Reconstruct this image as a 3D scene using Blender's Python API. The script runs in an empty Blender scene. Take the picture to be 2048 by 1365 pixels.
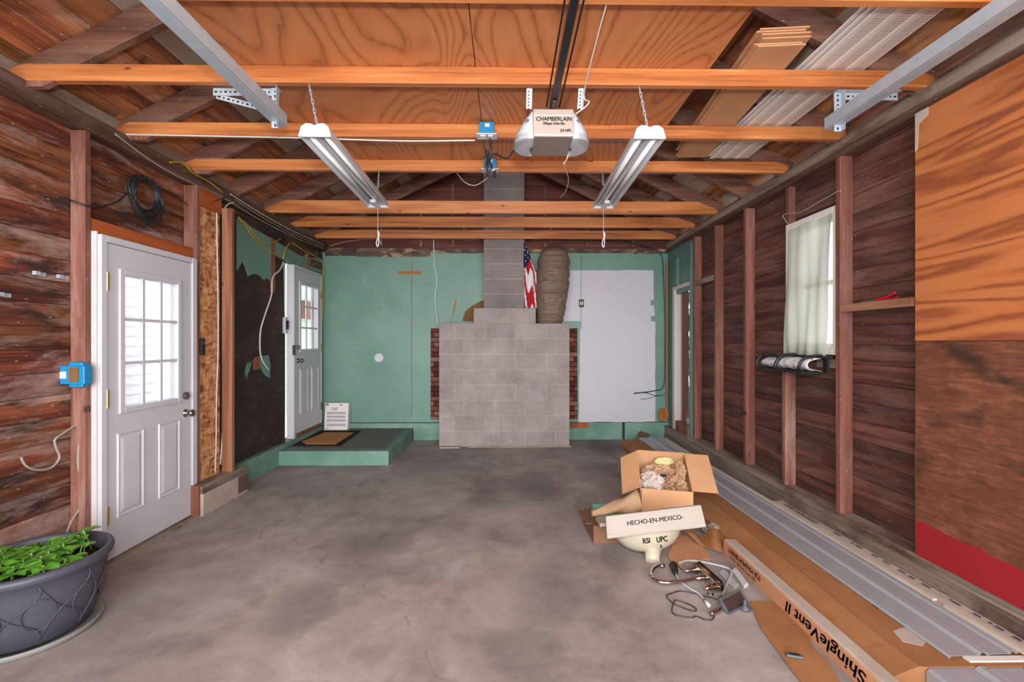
import bpy, bmesh, math, random
from mathutils import Vector, Matrix, noise
random.seed(7)
C = bpy.context.scene.collection
sc = bpy.context.scene
PI = math.pi
# ------------------------------------------------------------------ camera
CAMZ = 1.39; YAW = 0.0132; FPX = 910.0
cd = bpy.data.cameras.new('camera'); cam = bpy.data.objects.new('camera', cd); C.objects.link(cam)
cd.sensor_width = 36; cd.lens = 36*FPX/2048; cd.clip_start = 0.02
cam.location = (0, 0, CAMZ); cam.rotation_euler = (PI/2, 0, -YAW)
sc.camera = cam
# ------------------------------------------------------------------ world, lights, exposure
w = bpy.data.worlds.new('world'); sc.world = w; w.use_nodes = True
bg = w.node_tree.nodes['Background']; bg.inputs[0].default_value = (0.93, 0.96, 1.0, 1); bg.inputs[1].default_value = 2.9
def area(name, loc, rot, sx, sy, power, col=(1, 1, 1)):
    l = bpy.data.lights.new(name, 'AREA'); l.shape = 'RECTANGLE'; l.size = sx; l.size_y = sy; l.energy = power; l.color = col
    o = bpy.data.objects.new(name, l); C.objects.link(o); o.location = loc; o.rotation_euler = rot; return o
area('flash', (0.02, -0.06, 1.66), (PI/2+0.12, 0, 0), 0.16, 0.10, 54, (1.0, 0.96, 0.92))
area('open_garage_daylight', (0.0, -4.2, 2.1), (PI/2-.05, 0, 0), 6.5, 4.0, 700, (0.97, 0.98, 1.0))
vs = sc.view_settings
sc.display_settings.display_device = 'sRGB'
vs.view_transform = 'Standard'; vs.look = 'None'; vs.gamma = 1; vs.use_curve_mapping = False; vs.exposure = -0.08
# ------------------------------------------------------------------ photo geometry helpers
def _ray(px, py):
    dx = (px-1024)/FPX; dz = -(py-682.5)/FPX; c, s = math.cos(YAW), math.sin(YAW)
    return Vector((dx*c+s, c-dx*s, dz))
O = Vector((0, 0, CAMZ))
def atY(px, py, Y): d = _ray(px, py); return O+d*(Y/d.y)
def atX(px, py, X): d = _ray(px, py); return O+d*(X/d.x)
def atZ(px, py, z=0.0): d = _ray(px, py); return O+d*((z-CAMZ)/d.z)
# ------------------------------------------------------------------ object helpers
def tag(o, label=None, cat=None, group=None, kind=None):
    if label: o['label'] = label
    if cat: o['category'] = cat
    if group: o['group'] = group
    if kind: o['kind'] = kind
    return o
def thing(name, label, cat, loc=(0, 0, 0), group=None, kind=None):
    o = bpy.data.objects.new(name, None); C.objects.link(o); o.location = loc; o.empty_display_size = 0.1
    return tag(o, label, cat, group, kind)
def attach(o, parent):
    o.parent = parent
    m = Matrix.Identity(4); p = parent; ch = []
    while p is not None: ch.append(p); p = p.parent
    for q in reversed(ch): m = m @ q.matrix_parent_inverse @ q.matrix_basis
    o.matrix_parent_inverse = m.inverted()
class MB:
    def __init__(s): s.v = []; s.f = []; s.mi = []; s.m = 0
    def add(s, vs_, fs):
        n = len(s.v); s.v += [Vector(v) for v in vs_]
        for f in fs: s.f.append([n+i for i in f]); s.mi.append(s.m)
        return s
    def box(s, x0, x1, y0, y1, z0, z1, M=None):
        p = [(x, y, z) for x in (x0, x1) for y in (y0, y1) for z in (z0, z1)]
        if M is not None: p = [M @ Vector(q) for q in p]
        return s.add(p, [(0, 1, 3, 2), (4, 6, 7, 5), (0, 4, 5, 1), (2, 3, 7, 6), (0, 2, 6, 4), (1, 5, 7, 3)])
    def prism(s, poly, fn, a, b):
        n = len(poly); vv = [fn(p, a) for p in poly]+[fn(p, b) for p in poly]
        fs = [list(range(n))[::-1], list(range(n, 2*n))]+[(i, (i+1) % n, n+(i+1) % n, n+i) for i in range(n)]
        return s.add(vv, fs)
    def pxz(s, poly, y0, y1): return s.prism(poly, lambda p, t: (p[0], t, p[1]), y0, y1)
    def pyz(s, poly, x0, x1): return s.prism(poly, lambda p, t: (t, p[0], p[1]), x0, x1)
    def pxy(s, poly, z0, z1): return s.prism(poly, lambda p, t: (p[0], p[1], t), z0, z1)
    def sheet(s, rows, t=None):
        """grid of points; t = thickness along the averaged normal"""
        R = len(rows); K = len(rows[0]); P = [Vector(p) for r in rows for p in r]
        fs = [(i*K+j, i*K+j+1, (i+1)*K+j+1, (i+1)*K+j) for i in range(R-1) for j in range(K-1)]
        if t is None: return s.add(P, fs)
        nn = [Vector((0, 0, 0)) for _ in P]
        for f in fs:
            a, b, c = P[f[0]], P[f[1]], P[f[3]]; q = (b-a).cross(c-a)
            for i in f: nn[i] += q
        Q = [p+n.normalized()*t for p, n in zip(P, nn)]; N = len(P)
        fs2 = [tuple(N+i for i in reversed(f)) for f in fs]
        rim = [(0*K+j) for j in range(K)]+[i*K+K-1 for i in range(1, R)]+[(R-1)*K+j for j in range(K-2, -1, -1)]+[i*K for i in range(R-2, 0, -1)]
        fs3 = [(rim[(i+1) % len(rim)], rim[i], N+rim[i], N+rim[(i+1) % len(rim)]) for i in range(len(rim))]
        return s.add(P+Q, fs+fs2+fs3)
    def tube(s, pts, r, seg=8, closed=False):
        pts = [Vector(p) for p in pts]; n = len(pts); rr = r if isinstance(r, (list, tuple)) else [r]*n
        ref = None; rings = []
        for i, p in enumerate(pts):
            if closed: t = pts[(i+1) % n]-pts[i-1]
            else: t = pts[min(i+1, n-1)]-pts[max(i-1, 0)]
            if t.length < 1e-9: t = Vector((0, 0, 1))
            t.normalize()
            if ref is None:
                ref = Vector((0, 0, 1)) if abs(t.z) < 0.9 else Vector((1, 0, 0))
            u = (ref-t*ref.dot(t))
            if u.length < 1e-6: u = t.orthogonal()
            u.normalize(); ref = u; v = t.cross(u)
            rings.append([p+(u*math.cos(2*PI*k/seg)+v*math.sin(2*PI*k/seg))*rr[i] for k in range(seg)])
        vv = [q for R in rings for q in R]; m = n if closed else n-1
        fs = [(i*seg+k, i*seg+(k+1) % seg, ((i+1) % n)*seg+(k+1) % seg, ((i+1) % n)*seg+k) for i in range(m) for k in range(seg)]
        if not closed: fs += [tuple(range(seg))[::-1], tuple((n-1)*seg+k for k in range(seg))]
        return s.add(vv, fs)
    def lathe(s, prof, M=None, seg=24, sx=1, sy=1):
        vv = []
        for r, z in prof:
            for k in range(seg): vv.append(Vector((r*sx*math.cos(2*PI*k/seg), r*sy*math.sin(2*PI*k/seg), z)))
        if M is not None: vv = [M @ q for q in vv]
        n = len(prof)
        fs = [(i*seg+k, i*seg+(k+1) % seg, (i+1)*seg+(k+1) % seg, (i+1)*seg+k) for i in range(n-1) for k in range(seg)]
        if prof[0][0] > 1e-6: fs.append(tuple(range(seg))[::-1])
        if prof[-1][0] > 1e-6: fs.append(tuple((n-1)*seg+k for k in range(seg)))
        return s.add(vv, fs)
    def build(s, name, mat, parent=None, smooth=False, bevel=0, merge=False, subsurf=0):
        me = bpy.data.meshes.new(name); bm = bmesh.new()
        bv = [bm.verts.new(v) for v in s.v]
        for f, mi in zip(s.f, s.mi):
            try:
                q = bm.faces.new([bv[i] for i in f]); q.material_index = mi; q.smooth = smooth
            except ValueError: pass
        if merge: bmesh.ops.remove_doubles(bm, verts=bm.verts, dist=1e-5)
        bmesh.ops.recalc_face_normals(bm, faces=bm.faces)
        bm.to_mesh(me); bm.free()
        for m in (mat if isinstance(mat, (list, tuple)) else [mat]): me.materials.append(m)
        o = bpy.data.objects.new(name, me); C.objects.link(o)
        if parent is not None: attach(o, parent)
        if subsurf:
            q = o.modifiers.new('smooth', 'SUBSURF'); q.levels = subsurf; q.render_levels = subsurf
        if bevel:
            q = o.modifiers.new('bevel', 'BEVEL'); q.width = bevel; q.segments = 2; q.limit_method = 'ANGLE'; q.angle_limit = math.radians(40)
        return o
def spline(pts, n=6, closed=False):
    P = [Vector(p) for p in pts]; out = []; L = len(P)
    rng = range(L) if closed else range(L-1)
    for i in rng:
        if closed: a, b, c, d = P[i-1], P[i], P[(i+1) % L], P[(i+2) % L]
        else: a, b, c, d = P[max(i-1, 0)], P[i], P[i+1], P[min(i+2, L-1)]
        for k in range(n):
            t = k/n
            out.append(0.5*((2*b)+(c-a)*t+(2*a-5*b+4*c-d)*t*t+(3*b-a-3*c+d)*t**3))
    if not closed: out.append(P[-1])
    return out
def frame(loc, xd, yd):
    x = Vector(xd).normalized(); z = x.cross(Vector(yd)).normalized(); y = z.cross(x)
    return Matrix(((x.x, y.x, z.x, loc[0]), (x.y, y.y, z.y, loc[1]), (x.z, y.z, z.z, loc[2]), (0, 0, 0, 1)))
def text(body, size, loc, xd, yd, mat, parent, name='lettering', sx=1.0, shear=0.0, align='CENTER', off=0.0):
    cu = bpy.data.curves.new('t', 'FONT'); cu.body = body; cu.size = size; cu.align_x = align; cu.align_y = 'CENTER'; cu.shear = shear; cu.extrude = 0.0003
    t = bpy.data.objects.new('t', cu); C.objects.link(t); bpy.context.view_layer.update()
    dg = bpy.context.evaluated_depsgraph_get(); me = bpy.data.meshes.new_from_object(t.evaluated_get(dg)); bpy.data.objects.remove(t); bpy.data.curves.remove(cu)
    me.name = name; M = frame(loc, xd, yd)
    if off:                      # heavier strokes: struck three times side by side
        bm = bmesh.new(); bm.from_mesh(me); n0 = list(bm.verts)+list(bm.edges)+list(bm.faces)
        for d_ in ((off*1.6, 0), (-off*1.6, 0), (0, off*1.4)):
            g_ = bmesh.ops.duplicate(bm, geom=n0); bmesh.ops.translate(bm, vec=(d_[0], d_[1], .00003), verts=[e for e in g_['geom'] if isinstance(e, bmesh.types.BMVert)])
        bm.to_mesh(me); bm.free()
    me.transform(M @ Matrix.Scale(sx, 4, (1, 0, 0)))
    me.materials.clear(); me.materials.append(mat)
    o = bpy.data.objects.new(name, me); C.objects.link(o)
    if parent is not None: attach(o, parent)
    return o
# ------------------------------------------------------------------ materials
def lin(c):
    return tuple(((x/255)/12.92 if x/255 <= 0.04045 else ((x/255+0.055)/1.055)**2.4) for x in c)+(1,)
class G:
    def __init__(s, name, rough=0.6, spec=0.3, metal=0.0):
        s.mat = bpy.data.materials.new(name); s.mat.use_nodes = True; s.t = s.mat.node_tree; s.n = s.t.nodes; s.l = s.t.links
        s.b = s.n['Principled BSDF']; s.b.inputs['Roughness'].default_value = rough
        s.b.inputs['Specular IOR Level'].default_value = spec; s.b.inputs['Metallic'].default_value = metal
        s._c = None
    def lk(s, a, b): s.l.new(a, b)
    def co(s):
        if s._c is None: s._c = s.n.new('ShaderNodeTexCoord').outputs['Object']
        return s._c
    def isl(s): return s.n.new('ShaderNodeNewGeometry').outputs['Random Per Island']
    def val(s, sock, v):
        if hasattr(v, 'links'): s.lk(v, sock)
        else: sock.default_value = v
    def mth(s, op, a, b=0.0, c=None, clamp=False):
        q = s.n.new('ShaderNodeMath'); q.operation = op; q.use_clamp = clamp; s.val(q.inputs[0], a); s.val(q.inputs[1], b)
        if c is not None: s.val(q.inputs[2], c)
        return q.outputs[0]
    def vec(s, x=0.0, y=0.0, z=0.0):
        q = s.n.new('ShaderNodeCombineXYZ')
        for i, v in enumerate((x, y, z)): s.val(q.inputs[i], v)
        return q.outputs[0]
    def vadd(s, a, b):
        q = s.n.new('ShaderNodeVectorMath'); q.operation = 'ADD'; s.val(q.inputs[0], a); s.val(q.inputs[1], b); return q.outputs[0]
    def map(s, v, scale=(1, 1, 1), loc=(0, 0, 0), rot=(0, 0, 0)):
        q = s.n.new('ShaderNodeMapping'); s.lk(v, q.inputs['Vector']); q.inputs['Scale'].default_value = scale; q.inputs['Location'].default_value = loc; q.inputs['Rotation'].default_value = rot
        return q.outputs[0]
    def noise(s, v, scale, det=4, rough=0.55, dist=0.0):
        q = s.n.new('ShaderNodeTexNoise'); s.lk(v, q.inputs['Vector']); q.inputs['Scale'].default_value = scale; q.inputs['Detail'].default_value = det
        q.inputs['Roughness'].default_value = rough; q.inputs['Distortion'].default_value = dist; return q.outputs['Fac']
    def vor(s, v, scale, feat='F1', out='Distance', rnd=1.0):
        q = s.n.new('ShaderNodeTexVoronoi'); q.feature = feat; s.lk(v, q.inputs['Vector']); q.inputs['Scale'].default_value = scale; q.inputs['Randomness'].default_value = rnd
        return q.outputs[out]
    def ramp(s, fac, stops, interp='LINEAR'):
        q = s.n.new('ShaderNodeValToRGB'); q.color_ramp.interpolation = interp; s.lk(fac, q.inputs[0]); e = q.color_ramp.elements
        while len(e) < len(stops): e.new(0.5)
        for i, (p, c) in enumerate(stops):
            e[i].position = p; e[i].color = c if len(c) == 4 else lin(c)
        return q.outputs[0]
    def thr(s, fac, a, b): return s.ramp(fac, [(a, (0, 0, 0, 1)), (b, (1, 1, 1, 1))])
    def mix(s, fac, a, b, mode='MIX'):
        q = s.n.new('ShaderNodeMix'); q.data_type = 'RGBA'; q.blend_type = mode; s.val(q.inputs[0], fac)
        for i, v in ((6, a), (7, b)):
            if isinstance(v, tuple): q.inputs[i].default_value = v if len(v) == 4 else lin(v)
            else: s.lk(v, q.inputs[i])
        return q.outputs[2]
    def hsv(s, col, v=1.0, sat=1.0, h=0.5):
        q = s.n.new('ShaderNodeHueSaturation'); s.val(q.inputs['Hue'], h); s.val(q.inputs['Saturation'], sat); s.val(q.inputs['Value'], v); s.lk(col, q.inputs['Color']); return q.outputs[0]
    def bump(s, h, strength=0.3, dist=0.01):
        q = s.n.new('ShaderNodeBump'); q.inputs['Strength'].default_value = strength; q.inputs['Distance'].default_value = dist; s.lk(h, q.inputs['Height']); s.lk(q.outputs[0], s.b.inputs['Normal'])
    def done(s, col):
        if isinstance(col, tuple): s.b.inputs['Base Color'].default_value = col if len(col) == 4 else lin(col)
        else: s.lk(col, s.b.inputs['Base Color'])
        return s.mat
def plain(name, c, rough=0.5, spec=0.4, metal=0.0, var=0.06, nscale=9):
    g = G(name, rough, spec, metal); n = g.noise(g.co(), nscale, 3)
    v = g.mth('MULTIPLY_ADD', n, 2*var, 1-var)
    r = g.n.new('ShaderNodeRGB'); r.outputs[0].default_value = lin(c)
    return g.done(g.hsv(r.outputs[0], v))
def wood(name, axis, dark, mid, light, rings=7, rs=1.6, fine=75, var=0.3, wfine=0.55, rough=0.62, spec=0.3, bump=0.15, scuff=None, scuff_amt=0.6, knots=False, blot=None, blot_amt=(0.5, 0.66), huevar=0.0, stretch=0.07, pale=None, ringpow=1.0):
    g = G(name, rough, spec); isl = g.isl()
    off = g.vec(g.mth('MULTIPLY', isl, 37.1), g.mth('MULTIPLY', isl, 91.7), g.mth('MULTIPLY', isl, 53.3))
    v = g.vadd(g.co(), off); st = {'x': (stretch, 1, 1), 'y': (1, stretch, 1), 'z': (1, 1, stretch)}[axis]
    vs_ = g.map(v, st)
    n1 = g.mth('MULTIPLY_ADD', g.noise(g.map(vs_, (1, 1, 1)), rs*9, 3, 0.6), 0.02, g.noise(vs_, rs, 1.5, 0.4, 0.3))
    ring = g.mth('MULTIPLY_ADD', g.mth('SINE', g.mth('MULTIPLY', n1, rings*6.283)), 0.5, 0.5)
    if ringpow != 1.0: ring = g.mth('POWER', ring, ringpow)
    st2 = tuple(a*0.4 if a < 1 else 1 for a in st)
    fn = g.noise(g.map(v, st2), fine, 7, 0.72)
    fac = g.mth('ADD', g.mth('MULTIPLY', ring, 1-wfine), g.mth('MULTIPLY', g.thr(fn, 0.34, 0.66), wfine))
    col = g.ramp(fac, [(0.05, dark), (0.5, mid), (0.95, light)])
    if knots:
        st3 = {'x': (2.0, 0.1, 5.5), 'y': (5.5, 2.0, 0.1), 'z': (5.5, 0.1, 2.0)}[axis]
        kd = g.vor(g.map(v, st3), 1.5)
        col = g.mix(g.ramp(kd, [(0.035, (1, 1, 1, 1)), (0.085, (0, 0, 0, 1))]), col, tuple(int(x*0.62) for x in dark))
    if blot:
        bn = g.noise(g.map(v, tuple(a if a == 1 else 0.3 for a in st)), 4.2, 9, 0.72)
        col = g.mix(g.thr(bn, *blot_amt), col, blot)
    if scuff:
        sn = g.noise(g.map(v, tuple(1 if a == 1 else 0.22 for a in st)), 6, 10, 0.78, 0.4)
        m = g.mth('MULTIPLY', g.thr(sn, 0.48, 0.64), scuff_amt)
        col = g.mix(m, col, scuff)
        s2 = g.vor(g.map(v, tuple(26 if a == 1 else 9 for a in st)), 1.0)
        col = g.mix(g.mth('MULTIPLY', g.ramp(s2, [(0.05, (1, 1, 1, 1)), (0.1, (0, 0, 0, 1))]), 0.7), col, tuple(min(255, int(x*1.15)) for x in scuff))
    if pale:
        col = g.mix(g.thr(isl, pale[0], pale[0]+0.002), col, g.mix(fn, pale[1], pale[2]))
    i2 = g.mth('FRACT', g.mth('MULTIPLY', isl, 17.3))
    col = g.hsv(col, g.mth('MULTIPLY_ADD', i2, 2*var, 1-var), 1.0, g.mth('MULTIPLY_ADD', isl, huevar, 0.5-huevar/2))
    if bump: g.bump(fac, bump, 0.004)
    return g.done(col)

m_joist = wood('new_fir_lumber', 'x', (146, 82, 44), (188, 114, 62), (208, 138, 84), rings=4, rs=7, knots=True, var=0.06, spec=0.45, rough=0.42, bump=0.05)
m_rafter = wood('old_rafter_wood', 'x', (80, 50, 40), (118, 78, 64), (144, 102, 84), rings=4, rs=5, var=0.18, scuff=(160, 135, 118), scuff_amt=0.3)
m_sheath = wood('old_roof_boards', 'y', (106, 62, 38), (156, 96, 58), (186, 122, 78), rings=4, rs=6, var=0.38, blot=(58, 36, 28), blot_amt=(0.56, 0.64), huevar=0.02, scuff=(185, 160, 140), scuff_amt=0.45, pale=(0.85, (142, 124, 110), (190, 172, 156)))
m_lboard = wood('old_left_wall_boards', 'y', (62, 32, 24), (106, 56, 38), (142, 80, 54), rings=4, rs=7, var=0.3, scuff=(170, 144, 132), scuff_amt=0.8, blot=(56, 38, 32), blot_amt=(0.5, 0.6), huevar=0.015, spec=0.35, rough=0.5)
m_rboard = wood('old_right_wall_boards', 'y', (62, 37, 33), (98, 60, 52), (126, 82, 72), rings=4, rs=8, var=0.22, scuff=(140, 116, 106), scuff_amt=0.4, blot=(66, 42, 38), blot_amt=(0.5, 0.7), huevar=0.01)
m_lstud = wood('old_stud_wood', 'z', (92, 56, 46), (128, 82, 68), (150, 106, 90), rings=3, rs=7, var=0.1, scuff=(176, 146, 132), scuff_amt=0.5, knots=True)
m_rstud = wood('reddish_stud_wood', 'z', (94, 54, 46), (124, 76, 64), (144, 94, 80), rings=3, rs=8, var=0.1, scuff=(160, 134, 120), scuff_amt=0.25, knots=True)
m_newstud = wood('fresh_stud_wood', 'z', (104, 64, 46), (140, 92, 68), (160, 112, 84), rings=3, rs=8, var=0.06, knots=True)
m_orange = wood('orange_header_wood', 'y', (128, 60, 28), (166, 84, 42), (184, 98, 52), rings=3, rs=6, var=0.05)
m_gray = wood('grey_weathered_wood', 'y', (108, 94, 84), (146, 130, 117), (172, 156, 142), rings=3, rs=7, var=0.1, blot=(86, 66, 56))
m_graydark = wood('dirty_brown_plate', 'y', (62, 40, 32), (92, 64, 52), (116, 88, 74), rings=3, rs=7, var=0.12, scuff=(140, 120, 106), scuff_amt=0.4)
m_ply = wood('fir_plywood', 'y', (142, 84, 50), (188, 116, 70), (202, 132, 84), rings=30, rs=1.35, fine=70, wfine=0.3, var=0.03, spec=0.4, rough=0.45, stretch=0.3, bump=0.0, ringpow=0.33)
m_block_wood = wood('ledge_wood', 'y', (112, 74, 54), (144, 102, 78), (164, 122, 96), rings=3, rs=8, var=0.05)

def right_ply(name, upper):
    g = G(name, 0.55, 0.35); v = g.map(g.co(), (1, 0.5, 1), rot=(0.07, 0, 0))
    n1 = g.mth('MULTIPLY_ADD', g.noise(g.map(v, (1, 1, 3)), 14, 6, 0.7), 0.05, g.noise(g.map(v, (1, 0.55, 3.4)), 1.2, 2, 0.5, 0.4))
    band = g.mth('MULTIPLY_ADD', g.mth('SINE', g.mth('MULTIPLY', n1, 52)), 0.5, 0.5)
    fn = g.noise(g.map(g.co(), (1, 0.12, 1)), 60, 8, 0.75)
    if upper:
        c = g.ramp(g.mth('MULTIPLY_ADD', fn, 0.5, g.mth('MULTIPLY', band, 0.5)), [(0.2, (140, 76, 42)), (0.45, (176, 102, 58)), (0.7, (190, 116, 68))])
        m = g.mth('MULTIPLY', g.ramp(band, [(0.02, (1, 1, 1, 1)), (0.16, (0, 0, 0, 1))]), g.thr(g.noise(g.map(g.co(), (1, 0.6, 1.6)), 3.4, 6, 0.7), 0.42, 0.58))
        c = g.mix(g.mth('MULTIPLY', m, 0.5), c, (122, 66, 50))
        c = g.mix(g.mth('MULTIPLY', g.thr(g.noise(g.map(g.co(), (1, 0.5, 1)), 4, 9, 0.78), 0.54, 0.7), 0.3), c, (170, 120, 96))
    else:
        c = g.ramp(g.mth('MULTIPLY_ADD', fn, 0.6, g.mth('MULTIPLY', g.noise(g.co(), 6, 6, 0.7), 0.4)), [(0.34, (78, 46, 34)), (0.5, (116, 70, 50)), (0.64, (150, 98, 74))])
        st = g.noise(g.map(g.co(), (1, 1.3, 2.3)), 2.6, 4, 0.5)
        c = g.mix(g.thr(st, 0.55, 0.68), c, (66, 44, 38))
        sep = g.n.new('ShaderNodeSeparateXYZ'); g.lk(g.co(), sep.inputs[0])
        zz = g.mth('ADD', g.mth('ADD', sep.outputs[2], g.mth('MULTIPLY', sep.outputs[1], -0.04)), g.mth('MULTIPLY', g.noise(g.co(), 9, 4), 0.05))
        pm = g.ramp(zz, [(0.332, (1, 1, 1, 1)), (0.336, (0, 0, 0, 1))])
        red = g.mix(g.thr(g.noise(g.co(), 22, 5, 0.7), 0.6, 0.75), (156, 34, 42), (132, 44, 48))
        c = g.mix(pm, c, red)
    return g.done(c)
m_ply_up = right_ply('orange_plywood', True); m_ply_low = right_ply('stained_plywood', False)

def floor_mat():
    g = G('garage_concrete', 0.72, 0.3); c = g.co()
    n1 = g.noise(c, 1.3, 9, 0.66, 0.3); n2 = g.noise(c, 6, 10, 0.75); n3 = g.noise(c, 90, 3, 0.6)
    col = g.ramp(g.mth('ADD', g.mth('MULTIPLY', n1, 0.72), g.mth('MULTIPLY', n2, 0.28)), [(0.34, (114, 104, 101)), (0.46, (144, 134, 129)), (0.56, (162, 152, 147)), (0.68, (184, 175, 171))])
    d = g.thr(g.noise(g.map(c, (1, 1, 1), (3.1, 1.7, 0)), 1.5, 5, 0.6), 0.56, 0.72)
    col = g.mix(g.mth('MULTIPLY', d, 0.55), col, (96, 86, 84))
    lt = g.thr(g.noise(g.map(c, (1, 0.5, 1), (8, 2, 0)), 2.3, 6, 0.6), 0.6, 0.75)
    col = g.mix(g.mth('MULTIPLY', lt, 0.5), col, (186, 182, 186))
    col = g.mix(g.mth('MULTIPLY', g.thr(n3, 0.62, 0.75), 0.3), col, (205, 195, 188))
    col = g.mix(g.mth('MULTIPLY', g.ramp(n3, [(0.3, (1, 1, 1, 1)), (0.4, (0, 0, 0, 1))]), 0.35), col, (84, 76, 72))
    dn = g.n.new('ShaderNodeTexNoise'); g.lk(c, dn.inputs['Vector']); dn.inputs['Scale'].default_value = 3; dn.inputs['Detail'].default_value = 6
    wv = g.n.new('ShaderNodeVectorMath'); wv.operation = 'MULTIPLY_ADD'; g.lk(dn.outputs['Color'], wv.inputs[0]); wv.inputs[1].default_value = (0.5, 0.5, 0.5); g.lk(c, wv.inputs[2])
    ed = g.vor(wv.outputs[0], 0.42, 'DISTANCE_TO_EDGE')
    cr = g.ramp(ed, [(0.0010, (1, 1, 1, 1)), (0.0035, (0, 0, 0, 1))])
    col = g.mix(g.mth('MULTIPLY', g.mth('MULTIPLY', cr, g.thr(n2, 0.44, 0.56)), 0.5), col, (80, 70, 66))
    # oil-dark patch in the middle of the bay
    def spot(x, y, r):
        q = g.n.new('ShaderNodeVectorMath'); q.operation = 'DISTANCE'; g.lk(g.vadd(g.map(c, (1, 0.6, 0)), g.vec(g.mth('MULTIPLY', n2, 0.5))), q.inputs[0]); q.inputs[1].default_value = (x+0.25, y*0.6, 0); return g.ramp(q.outputs['Value'], [(r*0.3, (1, 1, 1, 1)), (r, (0, 0, 0, 1))])
    for x, y, r, a in ((0.35, 4.35, 0.33, 0.55), (0.3, 2.45, 0.3, 0.35), (-0.9, 3.0, 0.35, 0.3), (0.1, 1.95, 0.3, 0.35), (-1.05, 2.35, 0.22, 0.35), (1.3, 5.95, 0.3, 0.6), (-0.5, 5.2, 0.5, 0.25)):
        col = g.mix(g.mth('MULTIPLY', spot(x, y, r), a), col, (82, 74, 72))
    g.bump(g.mth('ADD', n2, g.mth('MULTIPLY', n3, 0.4)), 0.12, 0.01)
    return g.done(col)
m_floor = floor_mat()
def green_mat(name, a=(101, 137, 124), b=(116, 152, 138), chip=True, streak=False):
    g = G(name, 0.45, 0.4); c = g.co()
    col = g.mix(g.thr(g.noise(c, 1.2, 6, 0.6), 0.35, 0.65), a, b)
    col = g.mix(g.mth('MULTIPLY', g.thr(g.noise(g.map(c, (1, 1, 0.25)), 14, 5, 0.6), 0.5, 0.8), 0.3), col, (132, 150, 140))
    if chip:
        col = g.mix(g.thr(g.vor(c, 11), 0.93, 0.94) if False else g.ramp(g.vor(c, 9), [(0.035, (1, 1, 1, 1)), (0.05, (0, 0, 0, 1))]), col, (70, 84, 74))
        col = g.mix(g.mth('MULTIPLY', g.thr(g.noise(c, 5, 8, 0.75), 0.66, 0.72), 0.5), col, (84, 96, 84))
    return g.done(col)
m_green = green_mat('green_painted_panel'); m_greenwood = green_mat('green_painted_wood', (86, 122, 114), (104, 140, 130))
def step_mat():
    g = G('green_painted_concrete', 0.6, 0.3); c = g.co()
    col = g.mix(g.thr(g.noise(c, 2, 6, 0.6), 0.35, 0.65), (98, 134, 120), (122, 158, 144))
    sep = g.n.new('ShaderNodeSeparateXYZ'); g.lk(c, sep.inputs[0])
    gn = g.n.new('ShaderNodeNewGeometry'); s2 = g.n.new('ShaderNodeSeparateXYZ'); g.lk(gn.outputs['Normal'], s2.inputs[0])
    worn_ = g.mth('MULTIPLY', g.thr(s2.outputs[2], 0.5, 0.9), g.thr(g.mth('ADD', g.noise(c, 3, 7, 0.7), g.ramp(sep.outputs[1], [(0.0, (0, 0, 0, 1)), (1.0, (1, 1, 1, 1))])), 1.3, 1.55))
    nz = g.noise(c, 4, 8, 0.75)
    wy = g.thr(g.mth('MULTIPLY_ADD', nz, 0.3, g.mth('ADD', sep.outputs[1], -5.0)), 0.24, 0.4); wx = g.thr(g.mth('MULTIPLY_ADD', nz, 0.3, g.mth('MULTIPLY', g.mth('ADD', sep.outputs[0], 1.2), -1.0)), 0.24, 0.4)
    worn2 = g.mth('MULTIPLY', g.mth('MULTIPLY', g.thr(s2.outputs[2], 0.5, 0.9), 0.93), g.mth('MULTIPLY', wx, wy))
    col = g.mix(worn2, col, (98, 88, 82)); 
    col = g.mix(g.mth('MULTIPLY', g.thr(g.noise(c, 8, 6, 0.7), 0.6, 0.7), 0.6), col, (170, 160, 145))
    return g.done(col)
m_step = step_mat()
def block_mat(name, base=(154, 143, 139)):
    g = G(name, 0.9, 0.15); isl = g.isl(); c = g.co()
    n = g.noise(c, 70, 5, 0.7); n2 = g.noise(c, 3, 5, 0.6)
    col = g.ramp(g.mth('ADD', g.mth('MULTIPLY', n, 0.5), g.mth('MULTIPLY', n2, 0.5)), [(0.35, tuple(int(x*0.84) for x in base)), (0.5, base), (0.68, tuple(min(255, int(x*1.12)) for x in base))])
    col = g.mix(g.mth('MULTIPLY', g.thr(g.noise(g.map(c, (1, 1, 0.2)), 9, 5), 0.58, 0.72), 0.25), col, (112, 98, 90))
    col = g.hsv(col, g.mth('MULTIPLY_ADD', isl, 0.14, 0.93)); g.bump(n, 0.4, 0.004); return g.done(col)
m_block = block_mat('concrete_block'); m_block2 = block_mat('flue_block', (136, 126, 124)); m_mortar = block_mat('mortar', (174, 162, 150))
def brick_mat():
    g = G('red_brick', 0.85, 0.2); isl = g.isl(); n = g.noise(g.co(), 40, 5, 0.7)
    col = g.ramp(g.mth('MULTIPLY_ADD', n, 0.4, g.mth('MULTIPLY', isl, 0.6)), [(0.2, (84, 42, 40)), (0.5, (124, 62, 54)), (0.8, (146, 110, 100))])
    return g.done(col)
m_brick = brick_mat()
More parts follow.
